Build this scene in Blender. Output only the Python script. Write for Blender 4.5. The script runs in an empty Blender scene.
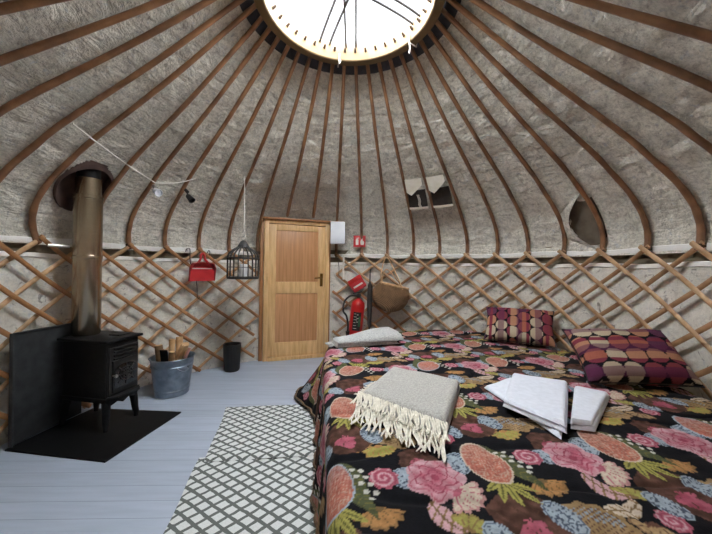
import bpy, bmesh, math, random
import numpy as np
from mathutils import Vector, Matrix
random.seed(7)
rng = np.random.default_rng(7)
C = bpy.context.scene.collection
PI = math.pi
rad = math.radians

# ------------------------------------------------------------------ helpers
def s2l(c):
    c = np.asarray(c, float) / 255.0
    return np.where(c <= 0.04045, c / 12.92, ((c + 0.055) / 1.055) ** 2.4)

def rgb(r, g, b):
    l = s2l((r, g, b))
    return (float(l[0]), float(l[1]), float(l[2]), 1.0)

class Acc:
    """collects vertices and faces of ONE mesh"""
    def __init__(self):
        self.v = []; self.f = []
    def add(self, vs, fs):
        n = len(self.v)
        self.v.extend([tuple(p) for p in vs])
        self.f.extend([tuple(i + n for i in q) for q in fs])
        return self
    def box(self, c, size, M=None):
        x, y, z = [s / 2 for s in size]
        vs = [Vector((sx * x, sy * y, sz * z)) for sx in (-1, 1) for sy in (-1, 1) for sz in (-1, 1)]
        c = Vector(c)
        vs = [(M @ p + c) if M else (p + c) for p in vs]
        return self.add(vs, [(0, 1, 3, 2), (4, 6, 7, 5), (0, 4, 5, 1), (2, 3, 7, 6), (0, 2, 6, 4), (1, 5, 7, 3)])
    def bbox(self, c, size, M=None, b=0.006, seg=2):
        """bevelled box"""
        bm = bmesh.new(); bmesh.ops.create_cube(bm, size=1)
        bmesh.ops.scale(bm, vec=Vector(size), verts=bm.verts)
        bmesh.ops.bevel(bm, geom=bm.edges[:], offset=min(b, min(size) * .45), segments=seg, affect='EDGES', profile=.5)
        bm.verts.index_update(); c = Vector(c)
        vs = [(M @ v.co + c) if M else (v.co + c) for v in bm.verts]
        fs = [tuple(v.index for v in f.verts) for f in bm.faces]
        bm.free(); return self.add(vs, fs)
    def tube(self, pts, r, seg=8, cap=True, flat=None, upref=None, closed=False):
        """sweep; r = radius or list; flat=(w,t): elliptic section with w along the binormal and t along upref"""
        pts = [Vector(p) for p in pts]; n = len(pts)
        rs = r if isinstance(r, (list, tuple)) else [r] * n
        vs = []; prev = None
        for i, p in enumerate(pts):
            if closed: t = (pts[(i + 1) % n] - pts[i - 1]).normalized()
            else: t = (pts[min(i + 1, n - 1)] - pts[max(i - 1, 0)]).normalized()
            if upref is not None:
                u = upref(p) if callable(upref) else Vector(upref)
            elif prev is None:
                u = Vector((0, 0, 1)) if abs(t.z) < .9 else Vector((1, 0, 0))
            else: u = prev
            u = (u - t * u.dot(t)).normalized(); prev = u
            w = t.cross(u)
            for k in range(seg):
                a = 2 * PI * k / seg
                if flat: off = w * (math.cos(a) * flat[0] * rs[i]) + u * (math.sin(a) * flat[1] * rs[i])
                else: off = (w * math.cos(a) + u * math.sin(a)) * rs[i]
                vs.append(p + off)
        fs = []
        m = n if closed else n - 1
        for i in range(m):
            j = (i + 1) % n
            for k in range(seg):
                k2 = (k + 1) % seg
                fs.append((i * seg + k, i * seg + k2, j * seg + k2, j * seg + k))
        if cap and not closed:
            fs.append(tuple(reversed(range(seg)))); fs.append(tuple((n - 1) * seg + k for k in range(seg)))
        return self.add(vs, fs)
    def lathe(self, prof, c=(0, 0, 0), seg=32, M=None, cap=False):
        vs = []; c = Vector(c); n = len(prof)
        for (r, z) in prof:
            for k in range(seg):
                a = 2 * PI * k / seg
                p = Vector((r * math.cos(a), r * math.sin(a), z))
                vs.append((M @ p + c) if M else p + c)
        fs = [(i * seg + k, i * seg + (k + 1) % seg, (i + 1) * seg + (k + 1) % seg, (i + 1) * seg + k) for i in range(n - 1) for k in range(seg)]
        if cap:
            fs.append(tuple(reversed(range(seg)))); fs.append(tuple((n - 1) * seg + k for k in range(seg)))
        return self.add(vs, fs)
    def prism(self, poly, depth, M, c):
        """2-D polygon (local x,y) extruded along local z from 0 to depth"""
        n = len(poly); c = Vector(c)
        vs = [M @ Vector((x, y, 0)) + c for x, y in poly] + [M @ Vector((x, y, depth)) + c for x, y in poly]
        fs = [tuple(reversed(range(n))), tuple(range(n, 2 * n))] + [(i, (i + 1) % n, n + (i + 1) % n, n + i) for i in range(n)]
        return self.add(vs, fs)

def wloc(p):
    v = Vector((0, 0, 0))
    while p is not None:
        v = v + p.location; p = p.parent
    return v

def obj(name, acc, material, parent=None, loc=None, smooth=True, col=None, label=None, ang=40):
    """one mesh object; acc holds world coordinates"""
    vs, fs = (acc.v, acc.f) if isinstance(acc, Acc) else acc
    o0 = wloc(parent) if parent else Vector((0, 0, 0))
    l0 = Vector(loc) if loc is not None else Vector((0, 0, 0))
    off = np.array(o0 + l0)
    V = np.asarray(vs, dtype=float).reshape(-1, 3) - off
    me = bpy.data.meshes.new(name)
    me.from_pydata(V.tolist() if len(V) < 50000 else V, [], fs)
    if smooth:
        me.polygons.foreach_set('use_smooth', np.ones(len(me.polygons), dtype=bool))
        try: me.set_sharp_from_angle(angle=rad(ang))
        except Exception: pass
    if col is not None:
        at = me.color_attributes.new('Col', 'FLOAT_COLOR', 'POINT')
        buf = np.ones((len(V), 4), dtype=np.float32); buf[:, :3] = col
        at.data.foreach_set('color', buf.ravel())
    me.validate(); me.update()
    if isinstance(material, (list, tuple)):
        for m in material: me.materials.append(m)
    else: me.materials.append(material)
    o = bpy.data.objects.new(name, me); C.objects.link(o)
    o.location = l0
    if parent: o.parent = parent
    if label: o['label'] = label
    return o

def tag(o, label, cat, group=None, kind=None):
    o['label'] = label; o['category'] = cat
    if group: o['group'] = group
    if kind: o['kind'] = kind
    return o

def thing(name, label, cat, loc=(0, 0, 0), group=None, kind=None):
    o = bpy.data.objects.new(name, None); C.objects.link(o)
    o.location = loc; o.empty_display_size = .05
    return tag(o, label, cat, group, kind)

def struct(o):
    o['kind'] = 'structure'; return o

def polar(az, r, z=0):           # azimuth in degrees, clockwise from +y
    a = rad(az); return Vector((r * math.sin(a), r * math.cos(a), z))

def crom(pts, n):
    """Catmull-Rom through 2-D/3-D points, n samples per span"""
    P = [np.array(p, float) for p in pts]
    P = [2 * P[0] - P[1]] + P + [2 * P[-1] - P[-2]]
    out = []
    for i in range(1, len(P) - 2):
        for k in range(n):
            t = k / n
            out.append(.5 * ((2 * P[i]) + (-P[i - 1] + P[i + 1]) * t + (2 * P[i - 1] - 5 * P[i] + 4 * P[i + 1] - P[i + 2]) * t * t + (-P[i - 1] + 3 * P[i] - 3 * P[i + 1] + P[i + 2]) * t ** 3))
    out.append(P[-2]); return out

# value noise on arrays
_perm = rng.random((64, 64))
def vnoise(x, y):
    xi = np.floor(x).astype(int); yi = np.floor(y).astype(int)
    fx = x - xi; fy = y - yi
    fx = fx * fx * (3 - 2 * fx); fy = fy * fy * (3 - 2 * fy)
    g = lambda a, b: _perm[a % 64, b % 64]
    return (g(xi, yi) * (1 - fx) + g(xi + 1, yi) * fx) * (1 - fy) + (g(xi, yi + 1) * (1 - fx) + g(xi + 1, yi + 1) * fx) * fy
def sstep(a, b, x):
    t = np.clip((x - a) / (b - a), 0, 1); return t * t * (3 - 2 * t)

# ------------------------------------------------------------------ materials
def new_mat(name):
    m = bpy.data.materials.new(name); m.use_nodes = True
    nt = m.node_tree; b = nt.nodes['Principled BSDF']
    return m, nt, b

def setin(b, k, v):
    if k in b.inputs: b.inputs[k].default_value = v

def mat(name, c1, c2=None, scale=8.0, rough=.6, metal=0.0, bump=0.0, bscale=None, stretch=(1, 1, 1), detail=4, lo=.35, hi=.65, spec=.5, sheen=0.0, rvar=0.0, bdist=.004):
    m, nt, b = new_mat(name)
    setin(b, 'Roughness', rough); setin(b, 'Metallic', metal); setin(b, 'Specular IOR Level', spec)
    if sheen: setin(b, 'Sheen Weight', sheen)
    tc = nt.nodes.new('ShaderNodeTexCoord'); mp = nt.nodes.new('ShaderNodeMapping')
    mp.inputs['Scale'].default_value = stretch
    nt.links.new(tc.outputs['Object'], mp.inputs['Vector'])
    n = nt.nodes.new('ShaderNodeTexNoise'); n.inputs['Scale'].default_value = scale; n.inputs['Detail'].default_value = detail
    nt.links.new(mp.outputs['Vector'], n.inputs['Vector'])
    r = nt.nodes.new('ShaderNodeValToRGB')
    r.color_ramp.elements[0].position = lo; r.color_ramp.elements[1].position = hi
    r.color_ramp.elements[0].color = c1; r.color_ramp.elements[1].color = c2 or c1
    nt.links.new(n.outputs['Fac'], r.inputs['Fac']); last = r.outputs['Color']
    if rvar:
        oi = nt.nodes.new('ShaderNodeObjectInfo'); hs = nt.nodes.new('ShaderNodeHueSaturation')
        mr = nt.nodes.new('ShaderNodeMapRange'); mr.inputs['To Min'].default_value = 1 - rvar; mr.inputs['To Max'].default_value = 1 + rvar
        nt.links.new(oi.outputs['Random'], mr.inputs['Value']); nt.links.new(mr.outputs['Result'], hs.inputs['Value'])
        nt.links.new(last, hs.inputs['Color']); last = hs.outputs['Color']
    nt.links.new(last, b.inputs['Base Color'])
    if bump:
        n2 = nt.nodes.new('ShaderNodeTexNoise'); n2.inputs['Scale'].default_value = bscale or scale * 4; n2.inputs['Detail'].default_value = 5
        nt.links.new(mp.outputs['Vector'], n2.inputs['Vector'])
        bp = nt.nodes.new('ShaderNodeBump'); bp.inputs['Strength'].default_value = bump; bp.inputs['Distance'].default_value = bdist
        nt.links.new(n2.outputs['Fac'], bp.inputs['Height']); nt.links.new(bp.outputs['Normal'], b.inputs['Normal'])
    return m

def felt_mat(name, base1, base2, dark, blue, spot_lo, spot_hi, spot_scale, wr=.5, k_=1.0):
    """matted wool felt: mottled ground, dark and bluish fibre specks"""
    m, nt, b = new_mat(name); setin(b, 'Roughness', .95); setin(b, 'Specular IOR Level', .1)
    N = nt.nodes.new; L = nt.links.new
    tc = N('ShaderNodeTexCoord')
    def noise(sc, det, rough=.55, st=(1, 1, 1), off=0.0, dist=0.0):
        mp = N('ShaderNodeMapping'); mp.inputs['Scale'].default_value = st; mp.inputs['Location'].default_value = (off, off * .7, off * .3)
        L(tc.outputs['Object'], mp.inputs['Vector'])
        n = N('ShaderNodeTexNoise'); n.inputs['Scale'].default_value = sc; n.inputs['Detail'].default_value = det; n.inputs['Roughness'].default_value = rough
        n.inputs['Distortion'].default_value = dist
        L(mp.outputs['Vector'], n.inputs['Vector']); return n.outputs['Fac']
    def ramp(fac, a, b_, lo, hi):
        r = N('ShaderNodeValToRGB'); r.color_ramp.elements[0].position = lo; r.color_ramp.elements[1].position = hi
        r.color_ramp.elements[0].color = a; r.color_ramp.elements[1].color = b_; L(fac, r.inputs['Fac']); return r.outputs['Color']
    def mix(fac, a, b_):
        x = N('ShaderNodeMix'); x.data_type = 'RGBA'; L(fac, x.inputs[0]); L(a, x.inputs[6])
        if isinstance(b_, tuple): x.inputs[7].default_value = b_
        else: L(b_, x.inputs[7])
        return x.outputs[2]
    w = (1, 1, 1, 1); k = (0, 0, 0, 1)
    c = ramp(noise(5, 6, .65, off=3), base1, base2, .35, .65)
    fine = ramp(noise(34, 6, .85, off=9, dist=.5), k, (.8 * k_, .8 * k_, .8 * k_, 1), .46, .70)
    c = mix(fine, c, dark)
    md = ramp(noise(13, 6, .75, off=51, dist=.7), k, (.55 * k_, .55 * k_, .55 * k_, 1), .50, .66)
    c = mix(md, c, dark)
    bl = ramp(noise(30, 3, .6, off=21, dist=.8), k, (.5, .5, .5, 1), .58, .74)
    c = mix(bl, c, blue)
    sp = ramp(noise(spot_scale, 4, .6, off=33, dist=1.2), k, (.85, .85, .85, 1), spot_lo, spot_hi)
    c = mix(sp, c, dark)
    L(c, b.inputs['Base Color'])
    wn = noise(7, 4, .55, (1, 1, 3.2), off=5, dist=.4); fn = noise(90, 4, .7, off=2)
    ad = N('ShaderNodeMath'); ad.operation = 'MULTIPLY_ADD'; L(fn, ad.inputs[0]); ad.inputs[1].default_value = .2; L(wn, ad.inputs[2])
    bp = N('ShaderNodeBump'); bp.inputs['Strength'].default_value = wr; bp.inputs['Distance'].default_value = .05
    L(ad.outputs[0], bp.inputs['Height']); L(bp.outputs['Normal'], b.inputs['Normal'])
    return m

def col_mat(name, rough=.9, bump=.4, bscale=260, bdist=.002, fleck=0.0):
    m, nt, b = new_mat(name); setin(b, 'Roughness', rough); setin(b, 'Specular IOR Level', .15)
    at = nt.nodes.new('ShaderNodeVertexColor'); at.layer_name = 'Col'
    tc = nt.nodes.new('ShaderNodeTexCoord'); n = nt.nodes.new('ShaderNodeTexNoise'); n.inputs['Scale'].default_value = bscale; n.inputs['Detail'].default_value = 3
    nt.links.new(tc.outputs['Object'], n.inputs['Vector'])
    if fleck:
        mr = nt.nodes.new('ShaderNodeMapRange'); mr.inputs['From Min'].default_value = .3; mr.inputs['From Max'].default_value = .7
        mr.inputs['To Min'].default_value = 1 - fleck; mr.inputs['To Max'].default_value = 1 + fleck
        hs = nt.nodes.new('ShaderNodeHueSaturation'); nt.links.new(n.outputs['Fac'], mr.inputs['Value'])
        nt.links.new(mr.outputs['Result'], hs.inputs['Value']); nt.links.new(at.outputs['Color'], hs.inputs['Color'])
        nt.links.new(hs.outputs['Color'], b.inputs['Base Color'])
    else: nt.links.new(at.outputs['Color'], b.inputs['Base Color'])
    bp = nt.nodes.new('ShaderNodeBump'); bp.inputs['Strength'].default_value = bump; bp.inputs['Distance'].default_value = bdist
    nt.links.new(n.outputs['Fac'], bp.inputs['Height']); nt.links.new(bp.outputs['Normal'], b.inputs['Normal'])
    return m

def floor_mat():
    m, nt, b = new_mat('painted_planks'); setin(b, 'Roughness', .42); setin(b, 'Specular IOR Level', .4)
    N = nt.nodes.new; L = nt.links.new
    tc = N('ShaderNodeTexCoord'); sx = N('ShaderNodeSeparateXYZ'); L(tc.outputs['Object'], sx.inputs[0])
    def math_(op, a, bb=None):
        x = N('ShaderNodeMath'); x.operation = op
        for i, q in enumerate((a, bb)):
            if q is None: continue
            if isinstance(q, (int, float)): x.inputs[i].default_value = q
            else: L(q, x.inputs[i])
        return x.outputs[0]
    yy = math_('DIVIDE', sx.outputs['Y'], .122); fr = math_('FRACT', yy); row = math_('FLOOR', yy)
    g = math_('LESS_THAN', math_('ABSOLUTE', math_('SUBTRACT', fr, .5)), .486)      # 1 on a board, 0 in the joint
    wn = N('ShaderNodeTexWhiteNoise'); wn.noise_dimensions = '1D'; L(row, wn.inputs['W'])
    n = N('ShaderNodeTexNoise'); mp = N('ShaderNodeMapping'); mp.inputs['Scale'].default_value = (1, 9, 1); L(tc.outputs['Object'], mp.inputs[0]); L(mp.outputs[0], n.inputs['Vector']); n.inputs['Scale'].default_value = 3; n.inputs['Detail'].default_value = 6
    r = N('ShaderNodeValToRGB'); r.color_ramp.elements[0].color = rgb(164, 175, 191); r.color_ramp.elements[1].color = rgb(172, 183, 199); r.color_ramp.elements[0].position = .35; r.color_ramp.elements[1].position = .65; L(n.outputs['Fac'], r.inputs['Fac'])
    hs = N('ShaderNodeHueSaturation'); L(r.outputs['Color'], hs.inputs['Color']); mr = N('ShaderNodeMapRange'); mr.inputs['To Min'].default_value = .95; mr.inputs['To Max'].default_value = 1.04; L(wn.outputs['Value'], mr.inputs['Value']); L(mr.outputs[0], hs.inputs['Value'])
    mx = N('ShaderNodeMix'); mx.data_type = 'RGBA'; L(g, mx.inputs[0]); mx.inputs[6].default_value = rgb(136, 146, 162); L(hs.outputs['Color'], mx.inputs[7]); L(mx.outputs[2], b.inputs['Base Color'])
    bp = N('ShaderNodeBump'); bp.inputs['Strength'].default_value = .5; bp.inputs['Distance'].default_value = .004; L(g, bp.inputs['Height']); L(bp.outputs['Normal'], b.inputs['Normal'])
    return m

def rug_mat():
    m, nt, b = new_mat('rug_weave'); setin(b, 'Roughness', .95); setin(b, 'Specular IOR Level', .1)
    N = nt.nodes.new; L = nt.links.new
    tc = N('ShaderNodeTexCoord'); sx = N('ShaderNodeSeparateXYZ')
    nz = N('ShaderNodeTexNoise'); nz.inputs['Scale'].default_value = 22; L(tc.outputs['Object'], nz.inputs['Vector'])
    va = N('ShaderNodeVectorMath'); va.operation = 'MULTIPLY_ADD'; va.inputs[1].default_value = (.012, .012, 0); L(nz.outputs['Color'], va.inputs[0]); L(tc.outputs['Object'], va.inputs[2]); L(va.outputs[0], sx.inputs[0])
    def math_(op, a, bb=None):
        x = N('ShaderNodeMath'); x.operation = op
        for i, q in enumerate((a, bb)):
            if q is None: continue
            if isinstance(q, (int, float)): x.inputs[i].default_value = q
            else: L(q, x.inputs[i])
        return x.outputs[0]
    a = math_('DIVIDE', sx.outputs['X'], .104); c = math_('DIVIDE', sx.outputs['Y'], .084)
    p = math_('FRACT', math_('ADD', a, c)); q = math_('FRACT', math_('SUBTRACT', a, c))
    dp = math_('ABSOLUTE', math_('SUBTRACT', p, .5)); dq = math_('ABSOLUTE', math_('SUBTRACT', q, .5))
    line = math_('GREATER_THAN', math_('MAXIMUM', dp, dq), .358)
    n = N('ShaderNodeTexNoise'); n.inputs['Scale'].default_value = 160; L(tc.outputs['Object'], n.inputs['Vector'])
    mx = N('ShaderNodeMix'); mx.data_type = 'RGBA'; L(line, mx.inputs[0]); mx.inputs[6].default_value = rgb(212, 216, 214); mx.inputs[7].default_value = rgb(104, 108, 106)
    hs = N('ShaderNodeHueSaturation'); mr = N('ShaderNodeMapRange'); mr.inputs['To Min'].default_value = .8; mr.inputs['To Max'].default_value = 1.15; L(n.outputs['Fac'], mr.inputs['Value']); L(mr.outputs[0], hs.inputs['Value']); L(mx.outputs[2], hs.inputs['Color']); L(hs.outputs['Color'], b.inputs['Base Color'])
    bp = N('ShaderNodeBump'); bp.inputs['Strength'].default_value = .6; bp.inputs['Distance'].default_value = .004; L(n.outputs['Fac'], bp.inputs['Height']); L(bp.outputs['Normal'], b.inputs['Normal'])
    return m

def weave_mat(name, c1, c2, sx_, sy_):
    m, nt, b = new_mat(name); setin(b, 'Roughness', .75)
    N = nt.nodes.new; L = nt.links.new
    tc = N('ShaderNodeTexCoord')
    def wave(d, s):
        w = N('ShaderNodeTexWave'); w.wave_type = 'BANDS'; w.bands_direction = d; w.inputs['Scale'].default_value = s; w.inputs['Distortion'].default_value = .8; w.inputs['Detail'].default_value = 1
        L(tc.outputs['Object'], w.inputs['Vector']); return w.outputs['Fac']
    mu = N('ShaderNodeMath'); mu.operation = 'MULTIPLY'; L(wave('Z', sx_), mu.inputs[0]); L(wave('DIAGONAL', sy_), mu.inputs[1])
    n = N('ShaderNodeTexNoise'); n.inputs['Scale'].default_value = 12; L(tc.outputs['Object'], n.inputs['Vector'])
    ad = N('ShaderNodeMath'); ad.operation = 'MULTIPLY_ADD'; L(n.outputs['Fac'], ad.inputs[0]); ad.inputs[1].default_value = .7; L(mu.outputs[0], ad.inputs[2])
    r = N('ShaderNodeValToRGB'); r.color_ramp.elements[0].color = c1; r.color_ramp.elements[1].color = c2; r.color_ramp.elements[0].position = .25; r.color_ramp.elements[1].position = 1.0
    L(ad.outputs[0], r.inputs['Fac']); L(r.outputs['Color'], b.inputs['Base Color'])
    bp = N('ShaderNodeBump'); bp.inputs['Strength'].default_value = .8; bp.inputs['Distance'].default_value = .01; L(mu.outputs[0], bp.inputs['Height']); L(bp.outputs['Normal'], b.inputs['Normal'])
    return m

M = {}
M['floor'] = floor_mat()
M['roof_felt'] = felt_mat('roof_felt', rgb(214, 210, 198), rgb(240, 236, 224), rgb(138, 131, 119), rgb(150, 162, 182), .64, .76, 14, .9)
M['wall_felt'] = felt_mat('wall_felt', rgb(212, 208, 198), rgb(232, 229, 220), rgb(132, 126, 120), rgb(170, 182, 198), .61, .69, 12, .22, .42)
M['hem'] = mat('white_hem', rgb(243, 242, 238), rgb(250, 249, 246), 14, .8, bump=.2)
M['band'] = mat('khaki_band', rgb(108, 97, 80), rgb(136, 124, 104), 9, .85, bump=.3)
M['canvas'] = mat('cover_canvas', rgb(150, 142, 126), rgb(170, 162, 146), 9, .9)
M['felt_top'] = mat('felt_top_dark', rgb(52, 54, 62), rgb(72, 74, 82), 12, .95)  # darker tone for the roof felt close to the crown ring
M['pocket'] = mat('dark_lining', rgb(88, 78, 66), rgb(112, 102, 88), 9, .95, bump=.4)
M['tunnel'] = mat('opening_lining_and_shade', rgb(62, 44, 40), rgb(84, 64, 56), 9, .9, bump=.3)
M['pole'] = mat('roof_pole_wood', rgb(108, 75, 51), rgb(150, 108, 74), 7, .42, bump=.25, bscale=60, rvar=.14, spec=.5)
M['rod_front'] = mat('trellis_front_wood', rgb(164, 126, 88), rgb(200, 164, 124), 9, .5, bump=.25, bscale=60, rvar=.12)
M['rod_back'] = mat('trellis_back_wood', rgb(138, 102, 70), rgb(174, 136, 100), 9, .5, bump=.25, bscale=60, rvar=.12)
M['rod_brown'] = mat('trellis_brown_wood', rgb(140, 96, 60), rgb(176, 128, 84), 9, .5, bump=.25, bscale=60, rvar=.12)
M['cordd'] = mat('dark_lashing', rgb(54, 40, 30), rgb(84, 64, 44), 80, .8)
M['ring'] = mat('crown_wood', rgb(108, 88, 60), rgb(124, 102, 72), 5, .6, bump=.15, spec=.2)
M['bar'] = mat('crown_bar', rgb(62, 61, 64), rgb(76, 74, 76), 9, .5)
M['pine'] = mat('pine', rgb(206, 164, 108), rgb(230, 192, 138), 6, .42, bump=.1, stretch=(6, 6, .6))
M['pine_dark'] = mat('pine_dark', rgb(146, 98, 58), rgb(168, 118, 74), 6, .5, stretch=(6, 6, .6))
M['ply'] = mat('door_panel_wood', rgb(184, 132, 88), rgb(206, 154, 108), 5, .4, stretch=(9, 9, .4), bump=.05)
M['brass'] = mat('brass', rgb(120, 90, 46), rgb(140, 108, 58), 10, .3, metal=1)
M['iron'] = mat('cast_iron', rgb(17, 17, 18), rgb(25, 25, 26), 30, .55, bump=.2, bscale=150, bdist=.001, spec=.2)
M['iron2'] = mat('stove_front_iron', rgb(24, 24, 24), rgb(36, 35, 35), 30, .42, bump=.2, bscale=150, bdist=.001, spec=.35)
M['glassd'] = mat('stove_glass', rgb(16, 15, 15), rgb(22, 20, 19), 5, .12)
M['plate'] = mat('black_steel', rgb(14, 14, 15), rgb(20, 20, 21), 12, .42, bump=.05, spec=.2)
M['shield'] = mat('shield_steel', rgb(40, 42, 44), rgb(54, 56, 58), 12, .5, bump=.05, spec=.25)
M['steel'] = mat('flue_steel', rgb(150, 136, 116), rgb(182, 168, 146), 3, .24, metal=1, stretch=(4, 4, .2), bump=.12, bscale=2.5, bdist=.02)
M['steel_l'] = mat('bright_steel', rgb(200, 198, 192), rgb(214, 212, 208), 8, .3, metal=1)
M['zinc'] = mat('zinc', rgb(118, 128, 138), rgb(146, 156, 166), 14, .38, metal=.75, bump=.1)
M['bark'] = mat('bark', rgb(96, 72, 50), rgb(136, 106, 74), 18, .9, bump=.6)
M['logcut'] = mat('cut_wood', rgb(196, 152, 104), rgb(224, 188, 142), 14, .7, bump=.2)
M['black'] = mat('black_plastic', rgb(22, 22, 24), rgb(30, 30, 32), 12, .4)
M['blackwire'] = mat('black_wire', rgb(26, 26, 26), rgb(36, 35, 34), 12, .45)
M['white'] = mat('white_enamel', rgb(224, 228, 234), rgb(232, 235, 240), 6, .35)
M['whitecord'] = mat('white_cord', rgb(222, 218, 208), rgb(236, 232, 224), 60, .8)
M['red'] = mat('red_plastic', rgb(176, 40, 44), rgb(194, 50, 54), 9, .38)
M['redp'] = mat('red_paint', rgb(178, 26, 28), rgb(196, 34, 34), 9, .3)
M['signred'] = mat('sign_red', rgb(196, 40, 42), rgb(204, 44, 46), 9, .4)
M['candle'] = mat('candle_wax', rgb(232, 232, 238), rgb(240, 240, 244), 9, .5)
M['wicker'] = weave_mat('wicker', rgb(86, 62, 42), rgb(164, 126, 88), 44, 30)
M['wickerh'] = mat('wicker_handle', rgb(178, 140, 96), rgb(200, 164, 120), 30, .7, bump=.4)
M['umbrella'] = mat('dark_cloth', rgb(52, 48, 46), rgb(70, 64, 60), 20, .9, bump=.3)
M['wool'] = mat('grey_wool', rgb(152, 150, 145), rgb(182, 180, 173), 110, .98, bump=.8, bscale=140, bdist=.004, sheen=.2, detail=2)
M['wool2'] = mat('pale_grey_wool', rgb(158, 159, 158), rgb(192, 192, 188), 90, .98, bump=.7, bscale=140, bdist=.004, sheen=.2, detail=2)
M['fringe'] = mat('cream_fringe', rgb(208, 202, 186), rgb(234, 229, 216), 60, .95, bump=.5)
M['towel'] = mat('white_towelling', rgb(206, 210, 220), rgb(216, 220, 230), 40, .97, bump=.6, bscale=320, bdist=.002, sheen=.15)
M['quilt'] = col_mat('kantha_quilt', .92, .45, 120, .003, .12)
M['cushion'] = col_mat('cushion_cloth', .9, .4, 160, .002, .1)
M['rug'] = rug_mat()
M['mattress'] = mat('mattress_ticking', rgb(206, 200, 188), rgb(220, 214, 204), 12, .9)
M['cream'] = mat('cream_cloth', rgb(236, 231, 214), rgb(246, 242, 230), 20, .9, bump=.3)
M['dusk'] = mat('dark_pouch_cloth', rgb(34, 28, 26), rgb(52, 44, 40), 14, .95, bump=.3)
M['label'] = mat('label_white', rgb(214, 212, 204), rgb(224, 222, 214), 9, .5)
M['green'] = mat('label_green', rgb(40, 92, 62), rgb(48, 104, 72), 9, .5)
M['kraft'] = mat('pink_kindling', rgb(186, 130, 120), rgb(204, 150, 138), 9, .8)

# ------------------------------------------------------------------ yurt profile
Z0 = 1.50                                    # top of the trellis
PH = 5.945                                   # azimuth of the roof pole by the red sign
STEP = 9.0
POLE = [(2.398, 1.475), (2.405, 1.50), (2.418, 1.60), (2.402, 1.70), (2.355, 1.81), (2.25, 1.952), (2.09, 2.108), (1.90, 2.28), (1.31, 2.74), (.81, 3.165), (.694, 3.265)]
pole_prof = np.array(crom(POLE, 6))
def profile_offset(P, d):
    t = np.gradient(P, axis=0); t /= np.linalg.norm(t, axis=1)[:, None]
    n = np.stack([t[:, 1], -t[:, 0]], 1)      # outward/upward
    n *= np.sign(n[:, :1] + 1e-9)
    return P + n * d
felt_prof = profile_offset(pole_prof, .034)
DOOR_AZ = -17.1
def door_w(az):
    d = np.abs(((az - DOOR_AZ) + 180) % 360 - 180)
    return 1 - sstep(12.5, 19.0, d)

FLUE = (-2.172, .433)
HAZ = -78.7; HOLE = (2.25 * math.sin(rad(HAZ)), 2.25 * math.cos(rad(HAZ)))
def hole_pt(t, k=1.0):           # outline of the roof opening, k = scale
    e = polar(HAZ, 1); g = Vector((e.y, -e.x, 0))
    return Vector((HOLE[0], HOLE[1], 0)) + e * (.140 * k * math.cos(t)) + g * (.188 * k * math.sin(t))
# roof felt
def build_roof():
    seg = 900
    # resample the felt profile at 18 mm
    s = np.concatenate([[0], np.cumsum(np.linalg.norm(np.diff(felt_prof, axis=0), axis=1))])
    n = int(s[-1] / .018)
    ss = np.linspace(0, s[-1], n)
    R = np.interp(ss, s, felt_prof[:, 0]); Z = np.interp(ss, s, felt_prof[:, 1])
    R = np.concatenate([R, [.745, .70]]); Z = np.concatenate([Z, [Z[-1] + .04, Z[-1] + .09]]); n += 2
    az = np.linspace(-180, 180, seg, endpoint=False)
    A, Ri = np.meshgrid(az, R); Zi = np.repeat(Z[:, None], seg, 1)
    # puffs a little outward between the poles, and creases run round it
    ph = ((A - PH) / STEP) % 1.0
    puff = np.sin(ph * PI) ** 2
    wr = 1.5 * (vnoise(A / 5.0, Zi * 13 + 5) - .5) + .8 * (vnoise(A / 1.9, Zi * 27) - .5)
    fade = np.clip((Ri - .8) / .5, 0, 1) * np.clip((Zi - 1.47) / .12, 0, 1)
    off = fade * (.016 * puff + .018 * wr * (.35 + .65 * puff) + .004)
    off = off + .16 * door_w(A) * (1 - sstep(2.05, 2.5, Zi))
    Ro = Ri + off * .85; Zo = Zi + off * .4
    a = np.radians(A)
    V = np.stack([Ro * np.sin(a), Ro * np.cos(a), Zo], -1).reshape(-1, 3)
    ha = rad(HAZ); dx_, dy_ = V[:, 0] - HOLE[0], V[:, 1] - HOLE[1]
    hole = (((dx_ * math.sin(ha) + dy_ * math.cos(ha)) / .140) ** 2 + ((dx_ * math.cos(ha) - dy_ * math.sin(ha)) / .188) ** 2 < 1) & (V[:, 2] > 1.72)
    I, K = np.meshgrid(np.arange(n - 1), np.arange(seg), indexing='ij')
    K2 = (K + 1) % seg
    F = np.stack([I * seg + K, (I + 1) * seg + K, (I + 1) * seg + K2, I * seg + K2], -1).reshape(-1, 4)
    # door opening: drop the felt that would hang in front of the door
    dz = V[:, 2] < 1.995
    da = np.abs(((np.degrees(np.arctan2(V[:, 0], V[:, 1])) - DOOR_AZ) + 180) % 360 - 180) < 10.9
    bad = hole | (dz & da)
    keep = ~bad[F].any(1)
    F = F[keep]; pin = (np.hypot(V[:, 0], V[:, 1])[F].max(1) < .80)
    o = obj('ceiling', (V, F.tolist()), [M['roof_felt'], M['felt_top']], smooth=True, ang=180)
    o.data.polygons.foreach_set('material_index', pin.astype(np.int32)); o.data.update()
    global CEIL; CEIL = o
    struct(tag(o, 'grey mottled wool felt roof lining behind the wooden roof poles', 'roof lining'))
build_roof()

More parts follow.
